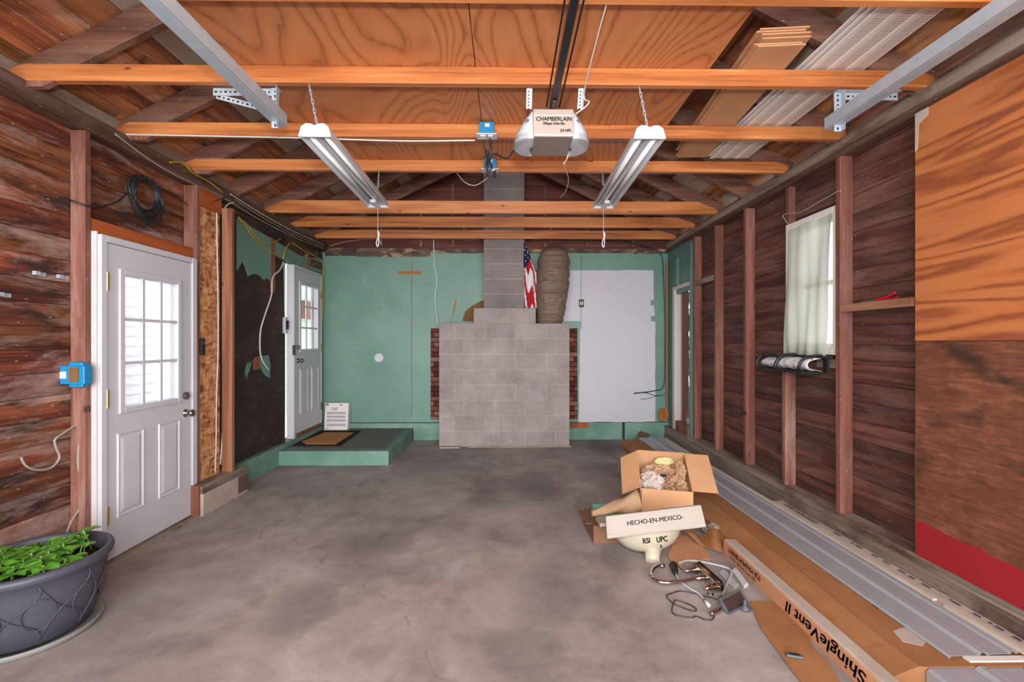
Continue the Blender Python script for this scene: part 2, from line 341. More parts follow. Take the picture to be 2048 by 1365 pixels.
def osb_mat():
    g = G('osb', 0.6, 0.3); c = g.co()
    c1 = g.vor(g.map(c, (1, 34, 12), rot=(0.5, 0, 0)), 1.0, out='Color'); c2 = g.vor(g.map(c, (1, 16, 44), rot=(-0.35, 0, 0)), 1.0, out='Color')
    q1 = g.n.new('ShaderNodeSeparateColor'); g.lk(c1, q1.inputs[0]); q2 = g.n.new('ShaderNodeSeparateColor'); g.lk(c2, q2.inputs[0])
    f = g.mth('ADD', g.mth('MULTIPLY', q1.outputs[0], 0.5), g.mth('MULTIPLY', q2.outputs[1], 0.5))
    f = g.mth('ADD', f, g.mth('MULTIPLY_ADD', g.noise(g.map(c, (1, 4, 1)), 40, 4), 0.3, -0.15))
    return g.done(g.ramp(f, [(0.1, (128, 74, 42)), (0.35, (180, 120, 76)), (0.6, (204, 148, 102)), (0.9, (222, 174, 130))]))
m_osb = osb_mat()
def tar_mat():
    g = G('tar_paper', 0.75, 0.3); c = g.co()
    n = g.noise(g.map(c, (1, 1, 2.5)), 9, 6, 0.65, 1.2); n2 = g.noise(g.map(c, (1, 0.6, 1)), 3, 4)
    col = g.ramp(g.mth('MULTIPLY_ADD', n, 0.6, g.mth('MULTIPLY', n2, 0.4)), [(0.3, (44, 33, 29)), (0.5, (62, 49, 43)), (0.72, (98, 82, 74))])
    g.bump(n, 0.9, 0.02); return g.done(col)
m_tar = tar_mat()
def paint_mat(name, c1, c2=None, chips=None, rough=0.4, scale=4):
    g = G(name, rough, 0.45); c = g.co(); col = g.mix(g.noise(c, scale, 5, 0.6), c1, c2 or tuple(int(x*0.93) for x in c1))
    if chips: col = g.mix(g.thr(g.noise(c, 16, 7, 0.75), chips[0], chips[0]+0.03), col, chips[1])
    return g.done(col)
m_white = paint_mat('white_door_paint', (206, 206, 212)); m_jamb = paint_mat('dirty_white_jamb', (216, 208, 208), (196, 184, 182), (0.68, (150, 110, 104)))
m_wallwhite = paint_mat('white_wall_paint', (204, 201, 206), (194, 191, 198), None, 0.6, 2)
m_plast = plain('white_plastic', (198, 198, 204), 0.35, 0.5); m_black = plain('black_rubber', (28, 28, 32), 0.5, 0.4); m_blackm = plain('black_metal', (36, 37, 42), 0.35, 0.5, 0.4)
m_ink = plain('black_ink', (38, 32, 30), 0.8, 0.1); m_blue = plain('blue_plastic', (28, 132, 184), 0.35, 0.5, var=0.1)
m_brass = plain('brass', (190, 160, 96), 0.35, 0.5, 0.8); m_nickel = plain('satin_nickel', (160, 152, 144), 0.28, 0.5, 1.0)
m_chrome = plain('chrome', (196, 188, 182), 0.08, 0.5, 1.0, var=0.02); m_silver = plain('silver_paint_grey', (172, 172, 174), 0.4, 0.5)
def galv(name, c1, c2, rough=0.42):
    g = G(name, rough, 0.5, 0.55); c = g.co(); n = g.noise(c, 14, 5, 0.7)
    return g.done(g.mix(n, c1, c2))
m_galv = galv('galvanised_steel', (150, 164, 176), (190, 200, 208)); m_galv.node_tree.nodes['Principled BSDF'].inputs['Metallic'].default_value = 0.25; m_metalpanel = galv('grey_painted_steel', (156, 156, 163), (174, 174, 180), 0.38); m_metalpanel.node_tree.nodes['Principled BSDF'].inputs['Metallic'].default_value = 0.15
def card(name, a, b, scale=5, stain=None, rough=0.8):
    g = G(name, rough, 0.15); c = g.co(); col = g.mix(g.thr(g.noise(c, scale, 6, 0.6), 0.3, 0.7), a, b)
    col = g.mix(g.mth('MULTIPLY', g.noise(c, 120, 2), 0.25), col, tuple(int(x*0.75) for x in a))
    if stain: col = g.mix(g.mth('MULTIPLY', g.thr(g.noise(c, 7, 7, 0.7), 0.6, 0.68), 0.5), col, stain)
    g.bump(g.noise(c, 12, 3), 0.15, 0.01); return g.done(col)
m_card = card('cardboard', (200, 150, 110), (212, 164, 122)); m_card2 = card('old_cardboard', (150, 102, 66), (172, 122, 82), stain=(120, 80, 54)); m_card3 = card('torn_cardboard', (204, 150, 114), (190, 134, 98), stain=(150, 100, 70))
m_kraft = card('kraft_paper', (176, 140, 110), (192, 156, 124)); m_cardgray = card('dusty_cardboard', (176, 160, 146), (196, 184, 174)); m_carddark = card('brown_box_board', (120, 84, 64), (138, 100, 78))
m_paperw = card('grey_white_wrapping', (186, 172, 162), (206, 194, 184), stain=(160, 140, 126)); m_sidingb = card('brown_hardboard', (190, 140, 102), (204, 156, 118)); m_sidingedge = card('hardboard_edge', (200, 150, 120), (150, 104, 80), 40)
m_teal = plain('teal_foam_board', (112, 196, 168), 0.6); m_trimw = card('cream_trim_wood', (216, 202, 184), (200, 182, 160))
m_porc = paint_mat('cream_porcelain', (192, 183, 162), (180, 169, 146), None, 0.15, 3); m_porc.node_tree.nodes['Principled BSDF'].inputs['Coat Weight'].default_value = 0.6
m_porcb = paint_mat('unglazed_porcelain', (172, 163, 152), (160, 149, 138), None, 0.6, 6)
m_pot = plain('charcoal_planter', (72, 72, 82), 0.45, 0.45, var=0.22, nscale=5); m_saucer = plain('grey_saucer', (128, 126, 126), 0.5); m_soil = plain('potting_soil', (46, 34, 26), 0.95, 0.1, var=0.5, nscale=80)
m_leaf = plain('seedling_leaf', (92, 150, 48), 0.4, 0.5, var=0.3, nscale=25); m_stem = plain('seedling_stem', (140, 176, 96), 0.5)
m_bag = plain('brown_nylon', (112, 92, 78), 0.5, 0.35, var=0.15, nscale=14)
m_red = plain('flag_red', (176, 40, 48), 0.7, 0.2); m_fwhite = plain('flag_white', (222, 216, 220), 0.7, 0.2); m_navy = plain('flag_navy', (36, 40, 72), 0.7, 0.2)
m_cable_b = plain('black_cable', (38, 40, 42), 0.35, 0.5); m_cable_w = plain('white_cable', (214, 208, 200), 0.5); m_cable_g = plain('grey_cable', (158, 148, 136), 0.5); m_cable_y = plain('yellow_cable', (196, 168, 62), 0.5)
m_insul = plain('brown_insulation', (126, 92, 58), 0.95, 0.05, var=0.4, nscale=30); m_foil = plain('foil', (200, 204, 212), 0.25, 0.5, 0.9, var=0.2, nscale=40)
m_foam = plain('orange_spray_foam', (172, 108, 52), 0.7, 0.3, var=0.2, nscale=20); m_tan = plain('opener_beige', (156, 142, 132), 0.4, 0.5); m_taupe = plain('opener_taupe', (132, 118, 110), 0.5, 0.4); m_lens = plain('light_cover_white', (172, 175, 183), 0.3, 0.5)
m_tubeoff = plain('fluorescent_tube', (228, 230, 230), 0.25, 0.5); m_vinyl = plain('white_vinyl', (226, 220, 216), 0.4, 0.4, var=0.02); m_screen = plain('dark_panel_face', (62, 48, 46), 0.15, 0.6); m_devgrey = plain('grey_plastic', (76, 82, 86), 0.45, 0.5)
m_redtool = plain('red_tool_grip', (206, 28, 36), 0.35, 0.5); m_mat = plain('coir_mat', (178, 126, 82), 0.95, 0.05, var=0.25, nscale=60); m_darkmat = plain('mat_rubber', (48, 38, 34), 0.9, 0.1)
m_red_int = plain('dark_red_paint', (96, 40, 44), 0.6); m_clear = None
def perf_mat():
    g = G('perforated_vinyl', 0.4, 0.4); v = g.vor(g.map(g.co(), (115, 60, 1)), 1.0, rnd=0.0)
    return g.done(g.mix(g.ramp(v, [(0.28, (1, 1, 1, 1)), (0.34, (0, 0, 0, 1))]), (222, 214, 208), (146, 132, 126)))
m_perf = perf_mat()
def glass():
    m = bpy.data.materials.new('window_glass'); m.use_nodes = True; t = m.node_tree; t.nodes.clear()
    o = t.nodes.new('ShaderNodeOutputMaterial'); a = t.nodes.new('ShaderNodeBsdfTransparent'); b = t.nodes.new('ShaderNodeBsdfGlossy'); b.inputs['Roughness'].default_value = 0.03
    mx = t.nodes.new('ShaderNodeMixShader'); mx.inputs[0].default_value = 0.07
    t.links.new(a.outputs[0], mx.inputs[1]); t.links.new(b.outputs[0], mx.inputs[2]); t.links.new(mx.outputs[0], o.inputs[0]); return m
m_glass = glass()
def cloth_sheer():
    m = bpy.data.materials.new('sheer_curtain'); m.use_nodes = True; t = m.node_tree; t.nodes.clear()
    o = t.nodes.new('ShaderNodeOutputMaterial'); a = t.nodes.new('ShaderNodeBsdfDiffuse'); a.inputs[0].default_value = lin((196, 198, 186)); b = t.nodes.new('ShaderNodeBsdfTranslucent'); b.inputs[0].default_value = lin((190, 194, 178))
    tr = t.nodes.new('ShaderNodeBsdfTransparent'); tr.inputs[0].default_value = (0.75, 0.78, 0.74, 1)
    mx = t.nodes.new('ShaderNodeMixShader'); mx.inputs[0].default_value = 0.3; m2 = t.nodes.new('ShaderNodeMixShader'); m2.inputs[0].default_value = 0.06
    t.links.new(a.outputs[0], mx.inputs[1]); t.links.new(b.outputs[0], mx.inputs[2]); t.links.new(mx.outputs[0], m2.inputs[1]); t.links.new(tr.outputs[0], m2.inputs[2]); t.links.new(m2.outputs[0], o.inputs[0]); return m
m_sheer = cloth_sheer()
m_sidingw = plain('exterior_white_siding', (246, 247, 248), 0.6)

# ================================================================== THE SETTING
XL, XR, YB = -2.61, 2.36, 6.45          # board faces of the side walls, back wall panel face
XC = -0.13; ZP = 2.76                    # ridge line, top of wall plates
Y0 = -0.7
def structure(o): o['kind'] = 'structure'; return o
structure(MB().box(-6.5, 4.5, -3.0, 6.6, -0.12, 0).build('floor', m_floor))
# left wall: horizontal boards, gap for the entry door
D1a, D1b = 2.84, 3.70     # rough opening of the left door
m = MB(); z = 0.02; rng = random.Random(3)
while z < 2.72:
    z1 = min(z+0.132, 2.74); yy = [Y0, D1a-0.02] if z < 2.0 else [Y0, 3.72]
    cut = sorted([yy[0], yy[1]]+([rng.uniform(0.6, 2.4)] if rng.random() < 0.5 else []))
    for a, b in zip(cut[:-1], cut[1:]): m.box(XL-0.022, XL+rng.uniform(-0.002, 0.002), a+0.001, b-0.001, z+0.0015, z1-0.0015)
    z = z1
wl = structure(m.build('wall_left', m_lboard))
MB().box(XL-0.06, XL-0.023, Y0, D1a-0.02, 0, 2.76).box(XL-0.06, XL-0.023, D1a-0.02, D1b+0.02, 2.06, 2.76).box(XL-0.06, XL-0.023, D1b+0.02, 5.35, 0, 2.76).box(XL-0.06, XL-0.023, 5.35, 6.33, 2.33, 2.76).box(XL-0.06, XL-0.023, 5.35, 6.33, 0, .22).box(XL-0.06, XL-0.023, 6.33, 6.6, 0, 2.76).build('outer_sheathing', m_graydark, wl)
MB().box(XL-0.022, -2.585, 4.03, 5.36, 0.2, 2.62).box(XL-0.022, -2.585, 6.3, 6.46, 0.2, 2.62).build('tar_paper', m_tar, wl)
# green painted paper, torn along its lower edge
def px_poly_X(pts, X): return [(q.y, q.z) for q in (atX(a, b, X) for a, b in pts)]
top = [(475, 438), (560, 487), (600, 512), (655, 520)]
low = [(655, 560), (645, 548), (600, 533), (577, 526), (568, 520), (556, 514), (546, 508), (544, 545), (541, 562), (534, 556), (528, 560), (519, 551), (508, 548), (497, 553), (492, 536), (486, 521), (480, 532), (475, 541)]
MB().pyz(px_poly_X(top+low, -2.575), -2.584, -2.575).build('torn_green_paper', m_green, wl)
MB().pyz(px_poly_X([(505, 722), (512, 714), (520, 713), (521, 738), (508, 741)], -2.58), -2.584, -2.578).build('bare_wood_patch', m_newstud, wl)
MB().pyz(px_poly_X([(520, 713), (537, 711), (541, 733), (539, 756), (531, 752), (524, 741)], -2.58), -2.584, -2.578).pyz(px_poly_X([(494, 728), (503, 724), (500, 738), (493, 756), (490, 745)], -2.58), -2.584, -2.578).build('green_paper_scrap', m_green, wl)
MB().box(-2.60, -2.57, 5.02, 5.10, 1.93, 2.52).box(-2.60, -2.57, 5.92, 5.98, 2.30, 2.52).build('bare_batten', m_newstud, wl)
# right wall
m = MB(); z = 0.22; rng = random.Random(5)
while z < 2.72:
    z1 = min(z+0.127, 2.74)
    y1 = 5.50; segs = [(Y0, y1)]
    if z1 > 1.30 and z < 2.33: segs = [(Y0, 3.13), (3.70, y1)]
    for a, b in segs: m.box(XR+rng.uniform(-.002, .002), XR+0.022, a, b, z+0.0015, z1-0.0015)
    z = z1
wr = structure(m.build('wall_right', m_rboard))
MB().box(XR+.023, XR+.06, Y0, 3.13, 0, 2.76).box(XR+.023, XR+.06, 3.70, 5.6, 0, 2.76).box(XR+.023, XR+.06, 3.13, 3.70, 0, 1.30).box(XR+.023, XR+.06, 3.13, 3.70, 2.33, 2.76).box(XR+.023, XR+.06, 5.6, 6.2, 2.1, 2.76).box(XR+.023, XR+.06, 6.2, 6.6, 0, 2.76).build('outer_sheathing', m_graydark, wr)
# green clapboards at the far end of the right wall
m = MB(); z = 0.2
while z < 2.60:
    z1 = z+0.13
    if z1 > 2.14: m.box(2.30, 2.32, 5.56, 6.43, z+.001, z1-.001)
    m.box(2.30, 2.32, 6.2, 6.43, z+.001, z1-.001) if z1 <= 2.14 else None
    z = z1
m.build('green_clapboard', m_greenwood, wr)
MB().box(2.275, 2.299, 6.02, 6.14, 2.12, 2.50).build('green_post', m_greenwood, wr)
# back wall: green panel with two brick slots, gable boards above
def hole_panel():
    xs = [-2.60, -1.065, -0.86, 0.83, 1.015, 2.34]; zs = [0.24, 0.28, 1.57, 2.64]; mm = MB()
    for i in range(5):
        for j in range(3):
            if j == 1 and i in (1, 3): continue
            mm.box(xs[i], xs[i+1], YB, YB+0.02, zs[j], zs[j+1])
    return mm
wb = structure(hole_panel().build('wall_back', m_green))
MB().box(-2.75, 2.45, YB+0.09, YB+0.13, 0, 2.75).build('wall_core', m_tar, wb)
m = MB(); z = 0.24; r = 0
for (x0, x1) in ((-1.075, -0.87), (0.82, 1.025)):
    z = 0.26; r = 0
    while z < 1.6:
        x = x0-0.05-(0.1 if r % 2 else 0)
        while x < x1+.05:
            a, b = max(x, x0), min(x+.195, x1)
            if b-a > 0.02: m.box(a, b, YB+.025, YB+.08, z, z+.058)
            x += .205
        z += .07; r += 1
m.build('brickwork', m_brick, wb)
# white painted area on the panel (paint film with ragged edges)
rng = random.Random(11)
def rag(p, q, n, a): return [(p[0]+(q[0]-p[0])*i/n+rng.uniform(-a, a), p[1]+(q[1]-p[1])*i/n+rng.uniform(-a, a)) for i in range(n)]
pts = []
for a, b, n in (((1118, 541), (1307, 541), 14), ((1307, 541), (1307, 600), 4), ((1307, 600), (1301, 600), 1), ((1301, 600), (1301, 612), 1), ((1301, 612), (1308, 612), 1), ((1308, 612), (1309, 632), 2), ((1309, 632), (1302, 632), 1), ((1302, 632), (1302, 642), 1), ((1302, 642), (1310, 645), 1), ((1310, 645), (1311, 844), 12), ((1311, 844), (1157, 845), 12), ((1157, 845), (1161, 643), 8), ((1161, 643), (1100, 643), 3), ((1100, 643), (1118, 541), 5)):
    pts += rag(a, b, n, 0.7)
MB().pxz([(q.x, q.z) for q in (atY(a, b, YB) for a, b in pts)], YB-0.002, YB-0.0002).build('white_painted_area', m_wallwhite, wb)
MB().box(1.064, 1.07, YB-.004, YB-.002, 1.55, 2.62).box(-1.334, -1.329, YB-.003, YB-.0005, .3, 2.5).build('panel_seam', m_graydark, wb)
# ragged dark remnants along the top of the panel, and the fascia boards behind
m = MB(); x = -2.55
while x < 2.3:
    wdt = rng.uniform(.25, .6); m.box(x, min(2.3, x+wdt), YB-.006, YB+.0, 2.575+rng.uniform(0, .02) if x < -1.5 else 2.63+rng.uniform(0, .02), 2.70); x += wdt
m.build('exposed_top_strip', wood('crumbling_board', 'x', (58, 46, 40), (88, 70, 60), (120, 98, 82), rings=3, rs=6, var=.25, blot=(176, 142, 108), blot_amt=(.53, .57), stretch=.5), wb)
m = MB(); z = 2.66
while z < 4.1:
    h = 0.145; hw = (4.06-z)*2+0.1
    if hw > 0: m.box(XC-min(hw, 2.7), XC+min(hw, 2.7), YB+0.03, YB+0.05, z, z+h-.003)
    z += h
structure(m.build('wall_gable', wood('gable_boards', 'x', (74, 36, 30), (106, 54, 44), (132, 74, 60), rings=4, rs=7, var=.2)))
m = MB()
for x in (-1.75, -1.2, -.75, .55, 1.15, 1.8): m.box(x-.02, x+.02, YB-.01, YB+.029, 2.72, 4.02-.5*abs(x-XC)-.1)
structure(m.build('trim_1', m_rafter))
MB().box(-1.78, -1.75, YB-.02, YB-.011, 2.75, 3.1).box(-.60, -.575, YB-.02, YB-.011, 2.8, 3.12).box(.62, .645, YB-.02, YB-.011, 2.8, 3.12).build('pale_shim', m_gray, bpy.data.objects['trim_1'])
def wall_marks():
    mm = MB(); rr = random.Random(8)
    def mk(pts, w):
        for (a, b), (c, d) in zip(pts[:-1], pts[1:]):
            if rr.random() < .25: continue
            p_, q_ = atY(a, b, YB), atY(c, d, YB); v_ = Vector((-(q_.z-p_.z), 0, q_.x-p_.x)).normalized()*w*rr.uniform(.3, 1.2)
            mm.add([(p_.x-v_.x, YB-.0012, p_.z-v_.z), (p_.x+v_.x, YB-.0012, p_.z+v_.z), (q_.x+v_.x*.8, YB-.0012, q_.z+v_.z*.8), (q_.x-v_.x*.8, YB-.0012, q_.z-v_.z*.8)], [(0, 1, 2, 3)])
    for k in range(9):
        x0 = 742+k*2.6; mk([(x0+8-.25*t*t*(1)+rr.uniform(-.4, .4), 577+t*6.5) for t in [i*.8 for i in range(8)]], .0022)
    for k in range(30):
        a = rr.uniform(.15, PI-.15); cx_ = 759-36*math.cos(a); cy_ = 552+24*math.sin(a); mk([(cx_, cy_), (cx_+rr.uniform(-3, 3), cy_+rr.uniform(-5, 3))], .004)
    for k in range(5): mk([(727+k*.8, 552-k*2), (729+k, 572+k)], .002)
    for k in range(4): mk([(778+k*1.4, 545+k*2), (779+k, 572)], .0018)
    mk([(743, 540), (752, 538), (762, 537), (770, 537)], .002); mk([(671, 572), (676, 580), (681, 596), (684, 615)], .003); mk([(741, 670), (744, 680), (743, 694)], .002); mk([(702, 680), (705, 692), (714, 700)], .003)
    mk([(690, 600), (700, 592), (706, 580)], .0015); mk([(760, 634), (768, 622), (776, 606)], .0015)
    return mm.build('chalky_scuffs', paint_mat('chalk_scuff', (156, 180, 170)), wb)
wall_marks()
# green kerb and boards under the back panel
structure(MB().box(-2.58, -1.305, 6.41, 6.55, .163, .235).box(-1.3, -.885, 6.40, 6.55, 0, .235).box(.84, 1.64, 6.40, 6.55, 0, .235).box(1.68, 2.3, 6.41, 6.55, 0, .235).build('baseboard_back', m_step))
tag(MB().box(.90, 1.16, 6.375, 6.399, .165, .235).build('wood_block', m_orange), 'short orange brown board nailed low beside the chimney base', 'board')
# roof sheathing
def roofboards(sgn):
    mm = MB(); L = 3.35; wd = 0.18; s = 0; n = Vector((sgn*-.4472*-1, 0, .8944))
    d = Vector((sgn*.8944, 0, -.4472)); base = Vector((XC, 0, ZP-.005+.5*2.39+.165+.01)); rr = random.Random(20+sgn)
    nrm = Vector((sgn*.4472, 0, .8944))
    while s < L:
        cuts = [-1.2]+sorted(rr.uniform(0, 6.4) for _ in range(3))+[6.6]
        for a, b in zip(cuts[:-1], cuts[1:]):
            p0 = base+d*(s+.002); p1 = base+d*(s+wd-.002); t = nrm*.02; y0, y1 = a+.001, b-.001
            vv = []
            for q in (p0, p1):
                for yy in (y0, y1):
                    for k in (0, 1): vv.append(Vector((q.x, yy, q.z))+t*k)
            mm.add(vv, [(0, 1, 3, 2), (4, 6, 7, 5), (0, 4, 5, 1), (2, 3, 7, 6), (0, 2, 6, 4), (1, 5, 7, 3)])
        s += wd
    return mm
ma, mb_ = roofboards(-1), roofboards(1); n0 = len(ma.v); ma.v += mb_.v; ma.f += [[i+n0 for i in f] for f in mb_.f]; ma.mi += mb_.mi
ceil = structure(ma.build('ceiling', m_sheath))
m = MB(); zr = ZP-.005+.5*2.39+.165+.045
m.pxz([(XC, zr+.03), (XC-3.1, zr-1.55+.03), (XC-3.1, zr-1.55), (XC, zr), (XC+3.1, zr-1.55), (XC+3.1, zr-1.55+.03)], -1.2, 6.6)
m.build('roof_deck', m_graydark, ceil)
structure(MB().box(XC-.02, XC+.02, -1.2, 6.5, 3.86, 4.1).build('trim_2', m_rafter))
# plates
structure(MB().box(XL, -2.52, Y0, 6.44, 2.66, 2.76).build('trim_3', m_graydark))
structure(MB().box(XL-.02, -2.60, Y0, 6.44, 2.763, 2.87).build('trim_4', m_gray))
structure(MB().box(2.265, XR, Y0, 6.44, 2.695, 2.76).box(XR+.001, XR+.02, Y0, 6.44, 2.763, 2.84).build('trim_5', m_gray))
structure(MB().box(2.28, XR, Y0, 6.44, 2.65, 2.694).build('trim_6', m_graydark))
structure(MB().box(2.238, XR+.06, Y0, 5.55, .10, .17).box(2.252, XR+.06, Y0, 5.55, .171, .215).build('trim_7', m_gray))
structure(MB().box(2.236, XR+.06, Y0, 6.4, 0, .099).build('baseboard_right', block_mat('kerb_concrete', (132, 120, 112))))
structure(MB().box(2.24, XR+.06, 5.56, 6.4, .10, .2).build('trim_8', m_gray))
# left kerbs
structure(MB().box(XL, -2.395, 3.635, 4.25, 0, .175).build('baseboard_left', block_mat('pale_kerb', (176, 160, 150))))
structure(MB().box(-2.3948, -2.392, 4.10, 4.252, .02, .172).box(-2.60, -2.392, 4.2505, 4.256, .01, .172).build('trim_9', paint_mat('brown_patch_paint', (112, 84, 78), (96, 66, 62))))
structure(MB().box(XL, -2.40, 3.635, 4.25, .176, .215).box(XL, -2.405, 3.635, 4.22, .2155, .235).build('trim_10', m_gray))
structure(MB().box(XL-.05, -2.53, 4.257, 6.44, 0, .215).build('trim_11', m_step))
structure(MB().box(XL-.1, -2.42, D1a-.05, D1b, 0, .012).build('trim_12', m_gray))
# concrete step
MB_step = MB().box(-2.528, -1.31, 5.09, 6.395, 0, .162)
tag(MB_step.build('concrete_step', m_step, bevel=.006), 'low green painted concrete landing with worn dark top below the far door', 'step')

# ---------------------------------------------------------------- doors
def door(root, xf, y0, y1, z0, z1, lite, panels, pull_side, glass_back=True):
    """door slab facing +X. xf: face plane; lite: (ya,yb,za,zb)"""
    th = 0.044; ya, yb, za, zb = lite; mm = MB()
    for (a, b, c, d) in ((y0, ya, z0, z1), (yb, y1, z0, z1), (ya, yb, z0, za), (ya, yb, zb, z1)): mm.box(xf-th, xf, a, b, c, d)
    slab = mm.build('door_panel', m_white, root, merge=True)
    fr = MB(); fw = .028
    for (a, b, c, d) in ((ya-.01, ya+fw, za-.01, zb+.01), (yb-fw, yb+.01, za-.01, zb+.01), (ya+fw, yb-fw, za-.01, za+fw), (ya+fw, yb-fw, zb-fw, zb+.01)): fr.box(xf-th-.006, xf+.012, a, b, c, d)
    w3 = (yb-ya-2*fw)/3; h3 = (zb-za-2*fw)/3
    f = fr.build('window_frame', m_white, slab, bevel=.004)
    mu = MB()
    for k in (1, 2): mu.box(xf-.012, xf+.006, ya+fw+w3*k-.010, ya+fw+w3*k+.010, za+fw, zb-fw); mu.box(xf-.011, xf+.005, ya+fw, yb-fw, za+fw+h3*k-.010, za+fw+h3*k+.010)
    mu.build('muntin', m_white, slab)
    MB().box(xf-.024, xf-.020, ya+fw, yb-fw, za+fw, zb-fw).build('glass_pane', m_glass, slab)
    for (a, b, c, d) in panels:
        rm = MB(); e = .028
        def ring(o1, i1, hx0, hx1):
            A = [(xf+hx0, a+o1, c+o1), (xf+hx0, b-o1, c+o1), (xf+hx0, b-o1, d-o1), (xf+hx0, a+o1, d-o1)]
            B = [(xf+hx1, a+i1, c+i1), (xf+hx1, b-i1, c+i1), (xf+hx1, b-i1, d-i1), (xf+hx1, a+i1, d-i1)]
            rm.add(A+B, [(i, (i+1) % 4, 4+(i+1) % 4, 4+i) for i in range(4)])
        ring(0, .008, 0, .009); ring(.008, .02, .009, .001); ring(.02, .045, .001, .008)
        rm.add([(xf+.008, a+.045, c+.045), (xf+.008, b-.045, c+.045), (xf+.008, b-.045, d-.045), (xf+.008, a+.045, d-.045)], [(0, 1, 2, 3)])
        rm.build('raised_panel', m_white, slab, merge=True)
    return slab
R_Y = Matrix.Rotation(PI/2, 4, 'Y')
def knob(parent, x, y, z, s=1.0):
    MB().lathe([(.0, 0), (.031*s, 0), (.031*s, .006), (.014*s, .012), (.012*s, .03), (.022*s, .036), (.027*s, .05), (.024*s, .062), (.0, .066)], Matrix.Translation((x, y, z)) @ R_Y, 20).build('knob', m_nickel, parent, smooth=True)
def deadbolt(parent, x, y, z):
    MB().lathe([(0, 0), (.031, 0), (.03, .012), (.0, .014)], Matrix.Translation((x, y, z)) @ R_Y, 20).box(x+.014, x+.03, y-.022, y+.012, z-.006, z+.006).build('deadbolt', m_nickel, parent, smooth=False)
# door 1 (left, near)
XF = -2.478
a0 = atX(213, 700, XF).y; a1 = atX(382, 700, XF).y
d1 = thing('door_1', 'white half glass side door with nine panes behind the planter', 'door', (XF, a0, 0), kind='structure')
yl0, yl1 = atX(240, 700, XF).y, atX(359, 700, XF).y; zl1 = atX(240, 541, XF).z; zl0 = atX(240, 825, XF).z
pw = []
for u0, u1 in ((233, 287), (316, 359)):
    pw.append((atX(u0, 900, XF).y, atX(u1, 900, XF).y, .26, .80))
s1 = door(d1, XF, a0, a1, .022, 2.0, (yl0, yl1, zl0, zl1), pw, 1)
knob(s1, XF, a1-.062, atX(374, 826, XF).z); deadbolt(s1, XF, a1-.062, atX(371, 792, XF).z)
for zz in (1.76, .30, 1.03):
    MB().box(XF-.003, XF+.004, a0-.022, a0+.016, zz-.055, zz+.055).lathe([(.007, -.058), (.007, .058)], Matrix.Translation((XF+.008, a0-.004, zz)), 10).build('hinge', m_brass, s1)
fj = MB().box(XL, XF+.01, a0-.045, a0-.004, 0, 2.045).box(XL, XF+.012, a1+.004, a1+.055, .25, 2.045).box(XL, XF+.01, a0-.004, a1+.004, 2.004, 2.045)
fj.build('door_frame', m_white, d1, bevel=.003)
MB().box(-2.53, -2.49, 2.80, a0-.046, 0, 2.06).build('outer_jamb', m_jamb, d1)
MB().box(XL, -2.42, a1+.004, a1+.055, .012, .249).build('bare_jamb_bottom', m_newstud, d1)
# orange header over the door
tag(MB().box(XL, -2.527, 2.80, 3.71, 2.06, 2.14).build('door_header', m_orange), 'orange stained board header spanning over the near left door', 'header')
# door 2 (left, far)
XF = -2.545
a0 = atX(591, 700, XF).y; a1 = atX(642, 700, XF).y
d2 = thing('door_2', 'white nine pane door above the green landing at the far left corner', 'door', (XF, a0, .2), kind='structure')
ya, yb = atX(599, 700, XF).y, atX(636, 700, XF).y
s2 = door(d2, XF, a0, a1, .265, 2.27, (ya, yb, 1.26, 2.12), [(a0+.11, a0+.33, .48, 1.05), (a1-.32, a1-.1, .48, 1.05)], -1)
knob(s2, XF, a0+.06, 1.15); deadbolt(s2, XF, a0+.06, 1.31)
for zz in (2.02, 1.3, .5): MB().box(XF-.003, XF+.006, a1-.02, a1+.02, zz-.05, zz+.05).build('hinge', m_brass, s2)
MB().box(XL-.02, XF+.004, a0-.045, a0-.003, .215, 2.31).box(XL-.02, XF+.004, a1+.003, a1+.03, .215, 2.31).box(XL-.02, XF+.004, a0-.003, a1+.003, 2.274, 2.31).build('door_frame', m_white, d2, bevel=.002)
MB().box(XF-.06, XF+.012, a0-.003, a1+.003, .216, .262).build('door_sill', m_carddark, d2)
MB().box(XF+.0045, XF+.006, a0-.044, a0-.004, 1.24, 1.33).box(XL+.05, XL+.09, a0-.047, a0-.0455, 1.22, 1.34).build('strike_plate', m_nickel, d2)
MB().box(XF-.03, XF+.0, a1+.031, a1+.05, .3, 2.3).build('foam_strip', m_foam, d2)
# room seen through door 2
MB().box(-4.2, -4.15, 8.3, 12.0, 0, 2.9).build('wall_beyond', paint_mat('pale_green_room', (176, 192, 176)))['kind'] = 'structure'
bm_ = MB().box(-4.14, -4.0, 9.1, 9.75, 1.85, 2.2).build('wall_cabinet', m_carddark); tag(bm_, 'small brown cabinet seen through the far door panes', 'cabinet')
tag(MB().box(-4.14, -4.05, 10.0, 10.2, 1.15, 1.6).build('picture_frame', m_blackm), 'small dark frame seen through lower panes of the far door', 'frame')
# exterior siding seen through door 1
m = MB(); z = -.1; k = 0
while z < 3.2:
    m.add([(-4.60, 1.5, z), (-4.60, 8.2, z), (-4.62, 8.2, z+.118), (-4.62, 1.5, z+.118), (-4.624, 1.5, z+.118), (-4.624, 8.2, z+.118)], [(0, 1, 2, 3), (3, 2, 5, 4)]); m.add([(-4.60, 1.5, z), (-4.60, 8.2, z), (-4.618, 8.2, z-.001), (-4.618, 1.5, z-.001)], [(0, 1, 2, 3)]); z += .12
structure(m.build('wall_neighbour', m_sidingw))
